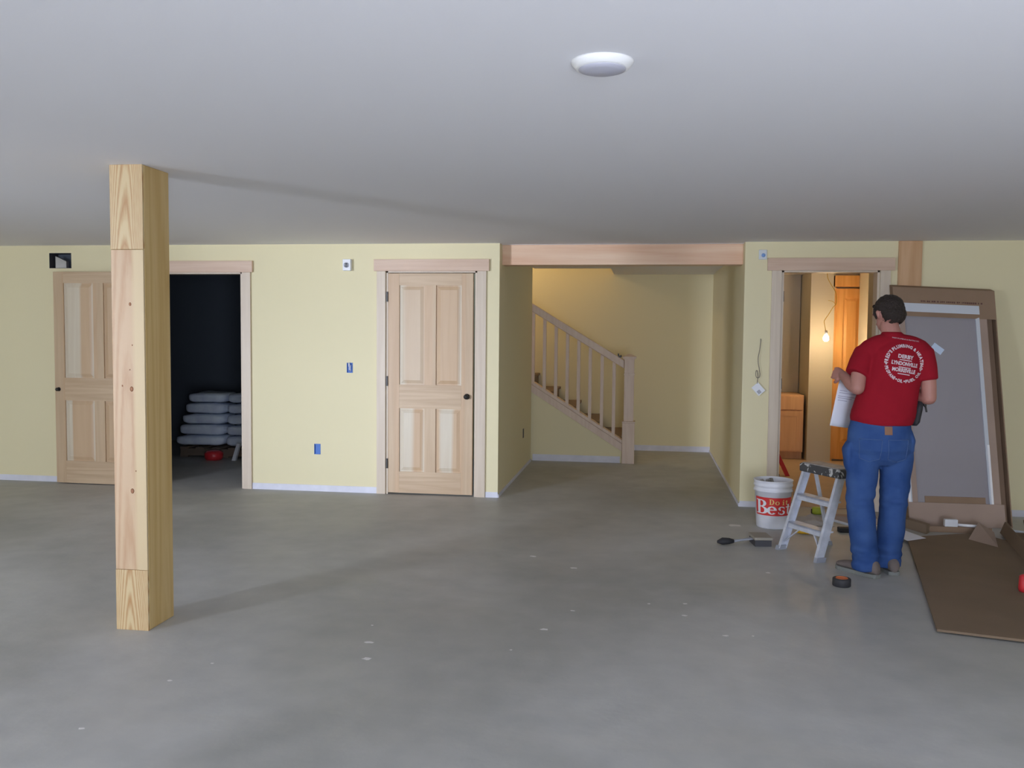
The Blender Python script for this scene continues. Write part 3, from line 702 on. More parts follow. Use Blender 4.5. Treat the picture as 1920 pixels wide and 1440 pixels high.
# logo patch bent around the pail, facing the viewer and turned a little to the right
CA = math.atan2(-7.19, -1.016)       # direction from bucket to camera
def cyl(u, v, lift=0.0):
    """u: arc length to the right seen from outside, v: height"""
    r = 0.122+(v-0.006)*0.0609+lift; a = CA+0.04+u/0.133
    return (r*math.cos(a), r*math.sin(a), v)
def cyl_patch(mb, outline_uv, lift, mi=0):
    """triangulate a uv polygon finely enough to bend: slices between u values"""
    pass
def cyl_rect(mb, u0, u1, f0, f1, lift, mi=0, n=24):
    vs = []; fs = []
    for i in range(n+1):
        u = u0+(u1-u0)*i/n
        vs.append(cyl(u, f0(u), lift)); vs.append(cyl(u, f1(u), lift))
    for i in range(n): fs.append((2*i, 2*i+2, 2*i+3, 2*i+1))
    mb.quad_mesh(vs, fs, mi, True)
U0, U1 = -0.160, 0.185
m = MB(); cyl_rect(m, U0, U1, lambda u: 0.105, lambda u: 0.246, 0.0008); m.build('logo_patch', 'logo_red', bk)
def glyph_strokes(mb, strokes, ou, ov, sc, lift, hs=1.22):
    sx_ = sc*hs
    for s in strokes:
        if s[0] == 'r':     # rectangle, possibly sheared
            _, a, b, c, d = s
            cyl_rect(mb, ou+a*sx_, ou+b*sx_, lambda u: ov+c*sc, lambda u: ov+d*sc, lift, n=3)
        elif s[0] == 'a':   # arc band: cx, cy, rx, ry, inner rx, inner ry, a0, a1
            _, cx_, cy_, rx, ry, ix, iy, a0, a1 = s
            n = 18; vs = []; fs = []
            for i in range(n+1):
                t = math.radians(a0+(a1-a0)*i/n)
                vs.append(cyl(ou+(cx_+rx*math.cos(t))*sx_, ov+(cy_+ry*math.sin(t))*sc, lift))
                vs.append(cyl(ou+(cx_+ix*math.cos(t))*sx_, ov+(cy_+iy*math.sin(t))*sc, lift))
            for i in range(n): fs.append((2*i, 2*i+2, 2*i+3, 2*i+1))
            mb.quad_mesh(vs, fs, 0, True)
B = [('r', 0.12, 0.32, 0, 1), ('r', 0, 0.45, 0.94, 1), ('r', 0, 0.45, 0, 0.06), ('a', 0.40, 0.75, 0.30, 0.25, 0.12, 0.18, -90, 90), ('a', 0.42, 0.26, 0.38, 0.26, 0.16, 0.19, -90, 90), ('r', 0.3, 0.42, 0.48, 0.56), ('r', 0.3, 0.42, 0.93, 1.0), ('r', 0.3, 0.42, 0, 0.07)]
E_ = [('a', 0.33, 0.33, 0.33, 0.34, 0.14, 0.26, 0, 318), ('r', 0.1, 0.62, 0.33, 0.40)]
S_ = [('a', 0.25, 0.49, 0.24, 0.18, 0.10, 0.11, 30, 250), ('a', 0.27, 0.18, 0.25, 0.19, 0.10, 0.11, -150, 80), ('r', 0.42, 0.47, 0.45, 0.62), ('r', 0.02, 0.07, 0.05, 0.22)]
T_ = [('r', 0.14, 0.32, 0.08, 0.85), ('r', 0, 0.45, 0.58, 0.66), ('a', 0.32, 0.12, 0.18, 0.12, 0.06, 0.06, 180, 330)]
D_ = [('r', 0.1, 0.26, 0, 1), ('r', 0, 0.35, 0.93, 1), ('r', 0, 0.35, 0, 0.07), ('a', 0.30, 0.5, 0.42, 0.5, 0.24, 0.43, -90, 90)]
O_ = [('a', 0.33, 0.33, 0.33, 0.34, 0.16, 0.26, 0, 360)]
I_ = [('r', 0.1, 0.28, 0, 0.62), ('r', 0, 0.3, 0.56, 0.64), ('r', 0, 0.38, 0, 0.06), ('r', 0.1, 0.28, 0.78, 0.95)]
m = MB()
x = U0+0.012
for g, adv in ((B, 0.84), (E_, 0.72), (S_, 0.56), (T_, 0.55)):
    sc = 0.110; glyph_strokes(m, g, x, 0.117, sc if g is B else 0.094, 0.0018); x += adv*0.118
m.build('logo_lettering', 'logo_white', bk)
m = MB(); x = U0+0.128
for word in (((D_, 0.85), (O_, 1.05)), ((I_, 0.52), (T_, 0.5))):
    m = MB()
    for g, adv in word:
        glyph_strokes(m, g, x, 0.192, 0.042, 0.0024); x += adv*0.052
    m.build('logo_lettering', 'logo_yellow', bk)

# ------------------------------------------------------------------ step ladder
FL = Vector((0.947, -1.558, 0)); FR = Vector((1.145, -1.892, 0))
uu = (FR-FL).normalized(); nn = Vector((-uu.y, uu.x, 0)).normalized()
if nn.x < 0: nn = -nn
ld = thing('step_ladder', 'short paint-splashed aluminium step ladder with two steps beside the man', 'step ladder', tuple((FL+FR)/2+nn*0.2))
LO = (FL+FR)/2+nn*0.2; W0 = (FR-FL).length
def L(s, b, z):   # s: -1..1 across, b: metres back from the front feet line
    hw = W0/2*(1-0.10*z/0.6)
    return (FL+FR)/2-LO+uu*(s*hw)+nn*b+Vector((0, 0, z))
def bar(p, q, wu, wn, inset=0.0):
    """rectangular bar between p and q, wu along ladder width, wn front to back"""
    a, b = uu*wu/2, nn*wn/2
    return MB().hexa([p-a-b, p+a-b, p+a+b, p-a+b, q-a-b, q+a-b, q+a+b, q-a+b])
HT = 0.565
for s in (-1, 1):
    p, q = L(s, 0.03, 0.012), L(s, 0.215, HT)
    m = MB(); a = uu*0.003; 
    # channel rail: web plus two flanges
    ins = -s
    for (c, wu, wn, du, dn) in ((0, 0.003, 0.062, 0, 0), (0, 0.022, 0.004, ins*0.010, -0.030), (0, 0.022, 0.004, ins*0.010, 0.030)):
        pp, qq = p+uu*du+nn*dn, q+uu*du+nn*dn; x_, y_ = uu*wu/2, nn*wn/2
        m.hexa([pp-x_-y_, pp+x_-y_, pp+x_+y_, pp-x_+y_, qq-x_-y_, qq+x_-y_, qq+x_+y_, qq-x_+y_])
    m.build('front_rail', 'alu', ld)
    bar(L(s, 0.027, 0.0), L(s, 0.036, 0.03), 0.03, 0.075).build('foot', 'grey', ld)
    bar(L(s*0.92, 0.44, 0.01), L(s*0.86, 0.27, HT), 0.022, 0.018).build('rear_leg', 'alu', ld)
    bar(L(s*0.92, 0.445, 0.0), L(s*0.92, 0.437, 0.03), 0.03, 0.03).build('foot', 'grey', ld)
for z in (0.19, 0.385):
    b = 0.03+0.185*z/HT
    c0, c1 = L(-0.97, b-0.028, z), L(0.97, b-0.028, z); d = nn*0.085; hz = Vector((0, 0, 0.006))
    m = MB().hexa([c0-hz, c1-hz, c1+d-hz, c0+d-hz, c0+hz, c1+hz, c1+d+hz, c0+d+hz])
    e = nn*0.004; hz2 = Vector((0, 0, 0.032))
    m.hexa([c0-hz2, c1-hz2, c1+e-hz2, c0+e-hz2, c0+hz, c1+hz, c1+e+hz, c0+e+hz])
    m.build('step', 'alu', ld)
for s in (-1, 1):
    p, q = L(s*0.95, 0.045, 0.055), L(s*0.35, 0.085, 0.165)
    bar(p, q, 0.010, 0.010).build('brace', 'alu', ld)
bar(L(-0.9, 0.42, 0.10), L(0.9, 0.42, 0.10), 0.01, 0.01)
m = MB(); p0, p1 = L(-0.9, 0.385, 0.20), L(0.9, 0.385, 0.20); m.tube([p0, p1], 0.009, 8); m.build('rear_spreader', 'alu', ld)
c = lambda s, b, z: L(s, b, z)
m = MB().hexa([c(-1.12, 0.17, HT-0.02), c(1.12, 0.17, HT-0.02), c(1.12, 0.34, HT-0.02), c(-1.12, 0.34, HT-0.02), c(-1.10, 0.165, HT+0.04), c(1.10, 0.165, HT+0.04), c(1.10, 0.345, HT+0.04), c(-1.10, 0.345, HT+0.04)])
m.build('top_cap', 'splat', ld, bev=0.01)
m = MB().hexa([c(-1.02, 0.178, HT+0.0405), c(1.02, 0.178, HT+0.0405), c(1.02, 0.332, HT+0.0405), c(-1.02, 0.332, HT+0.0405), c(-1.00, 0.183, HT+0.046), c(1.00, 0.183, HT+0.046), c(1.00, 0.327, HT+0.046), c(-1.00, 0.327, HT+0.046)])
m.build('cap_tray', 'captop', ld, bev=0.002)

# ------------------------------------------------------------------ small things on the floor
bs = thing('scrub_brush', 'wide brush with a black handle lying on the floor before the bucket', 'brush', (0.74, -1.45, 0), math.radians(8))
MB().blob([((-0.205, -0.01, 0.020), (0, 0.010, 0), (0, 0, 0.010)), ((-0.17, -0.012, 0.026), (0, 0.030, 0), (0, 0, 0.025)), ((-0.12, -0.008, 0.026), (0, 0.024, 0), (0, 0, 0.022)), ((-0.085, -0.002, 0.024), (0, 0.014, 0), (0, 0, 0.013))], 14).build('grip', 'rubber', bs)
MB().blob([((-0.088, -0.002, 0.024), (0, 0.011, 0), (0, 0, 0.010)), ((-0.03, 0.01, 0.030), (0, 0.013, 0), (0, 0, 0.008)), ((0.03, 0.02, 0.038), (0, 0.03, 0), (0, 0, 0.008)), ((0.06, 0.025, 0.042), (0, 0.04, 0), (0, 0, 0.008))], 14).build('neck', 'grey', bs)
MB().box(0.045, 0.175, -0.07, 0.11, 0.045, 0.066).build('head_block', plain('pale_brush_block', (0.34, 0.31, 0.26), 0.7), bs, bev=0.006)
MB().box(0.052, 0.168, -0.062, 0.102, 0.0, 0.045).build('bristles', 'dkgrey', bs)
o = thing('tape_roll', 'black roll of tape with an orange core on the floor by the shoe', 'tape roll', (1.195, -2.43, 0))
MB().lathe([(0.036, 0.0), (0.050, 0.0), (0.053, 0.004), (0.053, 0.043), (0.050, 0.047), (0.036, 0.047), (0.036, 0.0)], 36).build('tape', 'rubber', o)
MB().lathe([(0.032, 0.001), (0.0355, 0.001), (0.0355, 0.049), (0.032, 0.049), (0.032, 0.001)], 36).build('core', 'orange', o)
tm = thing('tape_measure', 'lime and black tape measure lying on the floor behind the ladder', 'tape measure', (1.46, -0.20, 0))
MB().lathe([(0, 0), (0.040, 0), (0.044, 0.01), (0.044, 0.045), (0.036, 0.055), (0, 0.056)], 24).build('case', 'lime', tm)
MB().box(-0.048, 0.05, -0.012, 0.012, 0.0, 0.04).build('grip', 'rubber', tm, bev=0.004)
rg = MB(); nu = 26; vs = []; fs = []
random.seed(3)
for j in range(nu+1):
    for i in range(nu+1):
        u, v = i/nu*2-1, j/nu*2-1; r = min(1, math.hypot(u, v)); hgt = 0.055*(1-r*r)*(0.6+0.8*noise.noise(Vector((u*2.2, v*2.2, 3.3))))+0.006
        vs.append((u*0.17*(1+0.15*noise.noise(Vector((u*3, v*3, 0)))), v*0.17*(1+0.15*noise.noise(Vector((v*3, u*3, 5)))), max(0.004, hgt+0.012*noise.noise(Vector((u*7, v*7, 1))))))
for j in range(nu):
    for i in range(nu):
        a = j*(nu+1)+i; fs.append((a, a+1, a+nu+2, a+nu+1))
rg.quad_mesh(vs, fs, 0, True)
o = rg.build('rag', plain('off_white_rag', (0.50, 0.47, 0.46), 0.9), None, (1.33, -0.55, 0)); sm = o.modifiers.new('s', 'SOLIDIFY'); sm.thickness = 0.004; sm.offset = -1
tag(o, 'crumpled off-white rag on the floor seen through the ladder', 'rag')
o = thing('hand_tool', 'yellow handled tool on the floor under the ladder', 'hand tool', (1.215, -1.02, 0), math.radians(-10))
MB().blob([((-0.05, 0, 0.014), (0, 0.010, 0), (0, 0, 0.008)), ((-0.03, 0, 0.016), (0, 0.018, 0), (0, 0, 0.015)), ((0.03, 0, 0.016), (0, 0.018, 0), (0, 0, 0.015)), ((0.055, 0, 0.014), (0, 0.010, 0), (0, 0, 0.008))], 12).build('handle', 'yellow', o)
MB().box(0.05, 0.13, -0.008, 0.008, 0.008, 0.020).build('shank', 'dkgrey', o)
o = MB().box(-0.11, 0.11, -0.035, 0.035, 0, 0.035).build('tool_case', 'rubber', None, (1.60, -0.88, 0), bev=0.006, rot=(0, 0, math.radians(6)))
tag(o, 'flat black tool case on the floor between ladder and left trouser leg', 'tool case')
o = MB().box(-0.16, 0.16, -0.05, 0.05, 0, 0.05).build('wood_offcut', 'card_lt', None, (1.70, -0.50, 0), rot=(0, 0, math.radians(-8)))
tag(o, 'tan block of packing material on the floor behind the left trouser leg', 'packing')
# paper lying by the right shoe
m = MB(); m.quad_mesh([(0, 0, 0.012), (0.16, 0.115, 0.012), (0.035, 0.50, 0.012), (-0.12, 0.42, 0.03)], [(0, 1, 2, 3)])
o = m.build('paper_sheet', 'paper', None, (1.90, -1.23, 0.014)); sm = o.modifiers.new('s', 'SOLIDIFY'); sm.thickness = 0.001
tag(o, 'white sheet of paper lying at the back corner of the flat cardboard', 'paper')
# paint flecks on the slab
flecks = [(-1.291, -3.863, .018), (-1.234, -4.076, .02), (0.235, -3.177, .012), (-0.476, -3.529, .018), (-0.714, -2.064, .02), (0.426, -3.469, .012), (-1.984, -4.467, .010), (0.72, -0.805, .05), (0.25, -2.964, .012), (-2.066, -4.953, .012), (0.796, -2.21, .014), (-0.425, -2.316, .02), (-1.35, -3.62, .006), (0.05, -3.0, .008), (-1.9, -4.25, .008), (-0.36, -3.2, .010), (0.56, -3.45, .007), (-0.6, -3.85, .006)]
for i, (x, y, r) in enumerate(flecks):
    random.seed(i); n = 9; vs = [(r*(0.6+random.random()*0.6)*math.cos(2*math.pi*k/n)*1.3, r*(0.5+random.random()*0.6)*math.sin(2*math.pi*k/n), 0) for k in range(n)]
    m = MB().quad_mesh([(a, b, 0.0002) for a, b, _ in vs]+[(a*0.8, b*0.8, 0.0012) for a, b, _ in vs], [tuple(range(n, 2*n))]+[(k, (k+1) % n, n+(k+1) % n, n+k) for k in range(n)])
    o = m.build('paint_fleck', 'fleck', None, (x, y, 0)); tag(o, 'small pale paint fleck dried on the concrete floor', 'paint fleck', 'pale paint flecks scattered on the concrete floor')

# ------------------------------------------------------------------ tall open carton leaning on the wall
BL, BR_, TR_, TL_ = Vector((2.104, -0.545, 0.004)), Vector((2.885, -0.505, 0.004)), Vector((2.812, -0.135, 1.872)), Vector((2.022, -0.125, 1.908))
ct = thing('tall_carton', 'tall open cardboard carton leaning against the wall behind the man', 'carton', tuple(BL))
def Q(u, v, d):
    """u 0..1 across, v 0..1 up, d metres behind the front face"""
    p = BL*(1-u)*(1-v)+BR_*u*(1-v)+TR_*u*v+TL_*(1-u)*v
    return p+Vector((0.0, d, d*0.20))-BL
def qbox(mb, u0, u1, v0, v1, d0, d1, mi=0):
    mb.hexa([Q(u0, v0, d0), Q(u1, v0, d0), Q(u1, v0, d1), Q(u0, v0, d1), Q(u0, v1, d0), Q(u1, v1, d0), Q(u1, v1, d1), Q(u0, v1, d1)], mi)
m = MB(); qbox(m, 0, 1, 0, 1, 0.088, 0.094); qbox(m, 0, 0.01, 0, 1, 0.0, 0.088); qbox(m, 0.99, 1, 0, 1, 0.0, 0.088); qbox(m, 0.01, 0.99, 0, 0.005, 0.0, 0.088); qbox(m, 0.01, 0.99, 0.995, 1, 0, 0.088)
m.build('carton_body', 'card', ct)
m = MB(); qbox(m, 0.0, 0.998, 0.875, 0.998, -0.004, -0.0005); m.build('top_flap', 'card', ct)
m = MB(); qbox(m, 0.80, 0.905, 0.02, 0.875, 0.0, 0.004); m.build('side_flap', 'card_lt', ct)
m = MB(); qbox(m, 0.0, 0.10, 0.02, 0.875, 0.0, 0.004); m.build('side_flap', 'card_lt', ct)
m = MB(); qbox(m, 0.0, 0.93, 0.0, 0.095, -0.012, -0.008); m.build('bottom_flap', 'card_lt', ct)
m = MB(); qbox(m, 0.17, 0.76, 0.085, 0.118, 0.006, 0.010); m.build('inner_flap', 'card', ct)
# the panel packed inside
pn = thing('framed_panel', 'grey panel with a white frame standing inside the tall carton', 'panel', tuple(BL))
m = MB(); qbox(m, 0.05, 0.80, 0.03, 0.905, 0.014, 0.03); m.build('panel_sheet', 'panelgrey', pn)
m = MB(); qbox(m, 0.02, 0.835, 0.895, 0.932, -0.010, 0.034); m.build('frame_top', 'frame', pn)
m = MB(); qbox(m, 0.795, 0.832, 0.03, 0.912, -0.004, 0.034); m.build('frame_side', 'frame', pn)
m = MB(); qbox(m, 0.006, 0.045, 0.03, 0.912, -0.004, 0.034); m.build('frame_side', 'frame', pn)
m = MB(); qbox(m, 0.812, 0.833, 0.095, 0.34, -0.007, -0.0045); m.build('edge_glint', 'frame_hi', pn)  # window reflection on the frame edge, painted as a near-white strip
m = MB(); qbox(m, 0.008, 0.032, 0.095, 0.30, -0.007, -0.0045); m.build('edge_glint', 'frame_hi', pn)
# sticker turned to a diamond on the sheet
cu, cv = 0.405, 0.737; a = math.radians(-52)
du = lambda x: x/0.785; dv = lambda z: z/1.91
st_pts = [(-0.028, -0.045), (0.028, -0.045), (0.028, 0.045), (-0.028, 0.045)]
vs = []
for d in (0.0125, 0.0075):
    for x, z in st_pts:
        X, Z = x*math.cos(-a)-z*math.sin(-a), x*math.sin(-a)+z*math.cos(-a); vs.append(Q(cu+du(X), cv+dv(Z), d))
MB().quad_mesh(vs, [(0,3,2,1), (4,5,6,7), (0,1,5,4), (1,2,6,5), (2,3,7,6), (3,0,4,7)]).build('sticker', plain('pale_blue_sticker', (0.60, 0.72, 0.92), 0.5), pn)
# small printed line on the top flap
m = MB(); random.seed(11)
u = 0.27
while u < 0.86:
    wd = random.uniform(0.008, 0.02); qbox(m, u, u+wd, 0.900+random.uniform(0, 0.002), 0.9085, -0.0055, -0.0042); u += wd+random.choice((0.004, 0.004, 0.015))
for o in (): pass
# sits just above the frame, on the flap
mm = MB(); u = 0.27; random.seed(11)
while u < 0.86:
    wd = random.uniform(0.008, 0.02); qbox(mm, u, u+wd, 0.938+random.uniform(0, 0.002), 0.9455, -0.0055, -0.0042); u += wd+random.choice((0.004, 0.004, 0.015))
mm.build('printed_line', plain('brown_print', (0.13, 0.06, 0.05), 0.8), ct)

# flat cardboard on the floor
fc = thing('cardboard_sheet', 'large sheet of brown cardboard lying flat on the floor at lower right', 'cardboard', (1.49, -3.24, 0))
pts = [(0.0, 0.0), (1.55, -0.41), (1.55, 1.2), (0.95, 2.55), (0.50, 2.36)]
MB().prism([(0, 0), (1.75, -0.44), (2.0, 0.6), (1.02, 2.42), (0.45, 2.17)], 'z', 0.008, 0.020).build('liner_sheet', 'card_floor', fc)
MB().prism([(0.05, 0.03), (1.70, -0.38), (1.9, 0.6), (1.0, 2.3), (0.48, 2.08)], 'z', 0.0005, 0.008).build('under_sheet', 'card_in', fc)
# long folded carton on the right, with a creased flap
lc = thing('long_carton', 'long open carton standing on edge across the cardboard at the right border', 'carton', (2.665, -0.745, 0.0))
m = MB()
def wallstrip(mb, p, q, h, t=0.006, lean=0.0, z0=0.021):
    p, q = Vector((p[0], p[1], z0)), Vector((q[0], q[1], z0)); d = (q-p).normalized(); n = Vector((-d.y, d.x, 0)); hgt = Vector((0, 0, h))+n*lean
    a = n*t/2
    mb.hexa([p-a, q-a, q+a, p+a, p-a+hgt, q-a+hgt, q+a+hgt, p+a+hgt])
wallstrip(m, (0.02, -0.05), (-0.22, -1.30), 0.085, lean=0.03); m.build('side_wall', 'card_floor', lc)
m = MB(); wallstrip(m, (0.20, -0.05), (0.12, -1.30), 0.105, lean=-0.02); m.build('side_wall', 'card_floor', lc)
m = MB().hexa([(-0.22, -1.30, 0.021), (0.12, -1.30, 0.021), (0.20, -0.05, 0.021), (0.02, -0.05, 0.021), (-0.22, -1.30, 0.026), (0.12, -1.30, 0.026), (0.20, -0.05, 0.026), (0.02, -0.05, 0.026)]); m.build('bottom_panel', 'card_floor', lc)
m = MB().quad_mesh([(-0.30, -0.33, 0.022), (-0.18, -0.56, 0.022), (-0.02, -0.04, 0.022), (-0.12, 0.0, 0.085)], [(0, 1, 3), (1, 2, 3), (2, 0, 3), (0, 2, 1)]); m.build('loose_flap', 'card_lt', lc)
fb = thing('folded_cardboard', 'low folded strip of cardboard along the foot of the tall carton', 'cardboard', (2.08, -0.63, 0))
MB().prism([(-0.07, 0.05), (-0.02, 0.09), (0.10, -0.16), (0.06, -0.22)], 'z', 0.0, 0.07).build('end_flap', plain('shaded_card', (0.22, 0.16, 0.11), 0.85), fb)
MB().box(0.02, 0.56, -0.13, -0.12, 0.0, 0.045).box(0.02, 0.56, -0.12, 0.02, 0.0, 0.006).build('tray', 'card', fb)
rd = MB(); rd.tube([(2.39, -0.735, 0.058), (2.55, -0.775, 0.058)], 0.011, 12)
o = rd.build('white_tube', 'frame_hi', None, (0, 0, 0)); tag(o, 'thin shiny white tube lying before the foot of the tall carton', 'tube')
o = MB().box(-0.047, 0.047, -0.02, 0.02, 0, 0.055).build('foam_block', 'white', None, (2.345, -0.745, 0.046), bev=0.003); tag(o, 'small white foam block at the left end of the shiny tube', 'block')
rd = MB(); rd.tube([(2.80, -0.66, 0.012), (2.93, -0.735, 0.012)], 0.012, 12)
o = rd.build('white_tube', 'frame', None); tag(o, 'short white tube on the floor at the right border beside the carton', 'tube')
o = MB().lathe([(0, 0), (0.03, 0), (0.034, 0.02), (0.03, 0.09), (0.015, 0.10), (0, 0.10)], 20).build('red_can', 'red', None, (2.215, -2.44, 0.0205)); tag(o, 'small red can on the cardboard at the right border', 'can')

# ------------------------------------------------------------------ the man
man = thing('person', 'man in a red printed T-shirt and blue jeans, seen from behind, reading a sheet', 'person', (1.47, -2.15, 0))
PO = Vector((1.47, -2.15, 0))
def circ(c, d, r, r2=None):
    """ring around direction d"""
    c, d = Vector(c), Vector(d).normalized()
    a = Vector((0, 1, 0)) if abs(d.y) < 0.8 else Vector((0, 0, 1))
    u = d.cross(a).normalized(); v = d.cross(u)
    return (c, u*r, v*(r2 or r))
def limb(mb, pts, rs, cap=True, seg=18):
    pts = [Vector(p) for p in pts]; n = len(pts)
    # resample with catmull-rom
    P = []; Rr = []
    for i in range(n-1):
        p0, p1, p2_, p3 = pts[max(i-1, 0)], pts[i], pts[i+1], pts[min(i+2, n-1)]
        r0, r1, r2_, r3 = rs[max(i-1, 0)], rs[i], rs[i+1], rs[min(i+2, n-1)]
        for j in range(4):
            t = j/4
            cm = lambda a, b, c_, d: 0.5*((2*b)+(-a+c_)*t+(2*a-5*b+4*c_-d)*t*t+(-a+3*b-3*c_+d)*t**3)
            P.append(cm(p0, p1, p2_, p3)); Rr.append(cm(r0, r1, r2_, r3))
    P.append(pts[-1]); Rr.append(rs[-1])
    if cap:
        d0 = (P[0]-P[1]).normalized(); d1 = (P[-1]-P[-2]).normalized(); R0, R1 = Rr[0], Rr[-1]
        P = [P[0]+d0*R0*0.85, P[0]+d0*R0*0.5]+P+[P[-1]+d1*R1*0.5, P[-1]+d1*R1*0.85]
        Rr = [R0*0.5, R0*0.86]+Rr+[R1*0.86, R1*0.5]
    mb.tube(P, Rr, seg)
def torso(mb, rows, seg=32):
    """rows: (z, cx, cy, rx, ry)"""
    mb.blob([((cx, cy, z), (rx, 0, 0), (0, ry, 0)) for z, cx, cy, rx, ry in rows], seg)
def finish(mb, name, mat, voxel, smooth_it, parent=man, wrinkle=None, fac=0.6):
    me = bpy.data.meshes.new(name); me.from_pydata([tuple(Vector(v)-PO) for v in mb.v], [], mb.f)
    bm = bmesh.new(); bm.from_mesh(me); bmesh.ops.recalc_face_normals(bm, faces=bm.faces)
    bm.to_mesh(me); bm.free()
    tmp = bpy.data.objects.new('tmp', me); COL.objects.link(tmp)
    r = tmp.modifiers.new('r', 'REMESH'); r.mode = 'VOXEL'; r.voxel_size = voxel
    s = tmp.modifiers.new('s', 'SMOOTH'); s.factor = fac; s.iterations = smooth_it
    bpy.context.view_layer.update()
    dg = bpy.context.evaluated_depsgraph_get()
    m2 = bpy.data.meshes.new_from_object(tmp.evaluated_get(dg)); m2.name = name
    bpy.data.objects.remove(tmp)
    if wrinkle:
        co = np.empty(len(m2.vertices)*3); m2.vertices.foreach_get('co', co); co = co.reshape(-1, 3)
        no = np.empty(len(m2.vertices)*3); m2.vertices.foreach_get('normal', no); no = no.reshape(-1, 3)
        d = np.array([wrinkle(Vector(c)) for c in co]); co = co+no*d[:, None]
        m2.vertices.foreach_set('co', co.ravel()); m2.update()
    for p in m2.polygons: p.use_smooth = True
    m2.materials.clear(); m2.materials.append(MT[mat])
    o = bpy.data.objects.new(name, m2); COL.objects.link(o); o.parent = parent
    return o
# joints (world)
HIP = {-1: Vector((1.368, -2.16, 0.86)), 1: Vector((1.556, -2.14, 0.86))}
KNEE = {-1: Vector((1.338, -2.19, 0.47)), 1: Vector((1.556, -2.13, 0.47))}
ANK = {-1: Vector((1.392, -2.14, 0.09)), 1: Vector((1.555, -2.03, 0.09))}
SHO = {-1: Vector((1.352, -2.14, 1.405)), 1: Vector((1.690, -2.17, 1.415))}
ELB = {-1: Vector((1.300, -2.21, 1.178)), 1: Vector((1.722, -2.20, 1.125))}
WRI = {-1: Vector((1.250, -2.035, 1.250)), 1: Vector((1.655, -1.98, 1.150))}
# --- body: one continuous surface
b = MB()
torso(b, [(0.80, 1.46, -2.15, 0.10, 0.07), (0.86, 1.46, -2.15, 0.155, 0.10), (0.95, 1.46, -2.15, 0.155, 0.105), (1.06, 1.475, -2.15, 0.145, 0.10), (1.20, 1.50, -2.15, 0.155, 0.105), (1.33, 1.515, -2.15, 0.165, 0.10), (1.42, 1.52, -2.15, 0.145, 0.08), (1.47, 1.52, -2.14, 0.08, 0.06)])
limb(b, [(1.518, -2.145, 1.44), (1.512, -2.13, 1.50), (1.503, -2.10, 1.565)], [0.062, 0.056, 0.056])
# head: skull, face turned and bent forward to the left
hd_c = Vector((1.502, -2.075, 1.632))
fwd = Vector((-0.42, 0.90, -0.32)).normalized(); hup = Vector((0, 0, 1)); hrt = fwd.cross(hup).normalized(); hup = hrt.cross(fwd).normalized()
def H(a, f_, u): return hd_c+hrt*a+fwd*f_+hup*u
def hell(mb, c_, rx, rf, ru, seg=24):
    rings = []
    for k in range(1, 12):
        t = math.pi*k/12-math.pi/2; rings.append((H(c_[0], c_[1], c_[2]+ru*math.sin(t)), hrt*rx*math.cos(t), fwd*rf*math.cos(t)))
    mb.blob(rings, seg)
hell(b, (0, -0.005, 0.018), 0.078, 0.095, 0.088)
hell(b, (0, 0.030, -0.040), 0.058, 0.060, 0.072)
hell(b, (0, 0.050, -0.082), 0.032, 0.030, 0.028)
b.tube([H(0, 0.085, 0.012), H(0, 0.098, -0.008), H(0, 0.110, -0.028), H(0, 0.092, -0.040)], [0.007, 0.010, 0.013, 0.012], 10)       # nose
b.tube([H(-0.022, 0.086, -0.063), H(0, 0.093, -0.062), H(0.022, 0.086, -0.063)], [0.005, 0.008, 0.005], 8)                         # lips
b.tube([H(-0.05, 0.075, 0.024), H(-0.022, 0.090, 0.026), H(0, 0.090, 0.020), H(0.022, 0.090, 0.026), H(0.05, 0.075, 0.024)], 0.009, 8)   # brow
for s in (-1, 1):
    b.tube([H(s*0.076, -0.002, 0.022), H(s*0.086, -0.012, 0.012), H(s*0.084, -0.010, -0.012), H(s*0.075, 0.0, -0.026)], [0.009, 0.013, 0.011, 0.008], 10)  # ears
# arms
for s in (-1, 1):
    limb(b, [SHO[s]-Vector((s*0.012, 0, 0.012)), (SHO[s]+ELB[s])/2+Vector((s*0.006, 0, 0)), ELB[s]], [0.042, 0.047, 0.043])
    limb(b, [ELB[s], ELB[s]*0.6+WRI[s]*0.4+Vector((0, 0, -0.004)), WRI[s]], [0.043, 0.044, 0.027])
# legs
for s in (-1, 1):
    limb(b, [HIP[s], (HIP[s]+KNEE[s])/2, KNEE[s], (KNEE[s]+ANK[s])/2+Vector((0, -0.01, 0.03)), ANK[s]], [0.085, 0.074, 0.055, 0.052, 0.038])
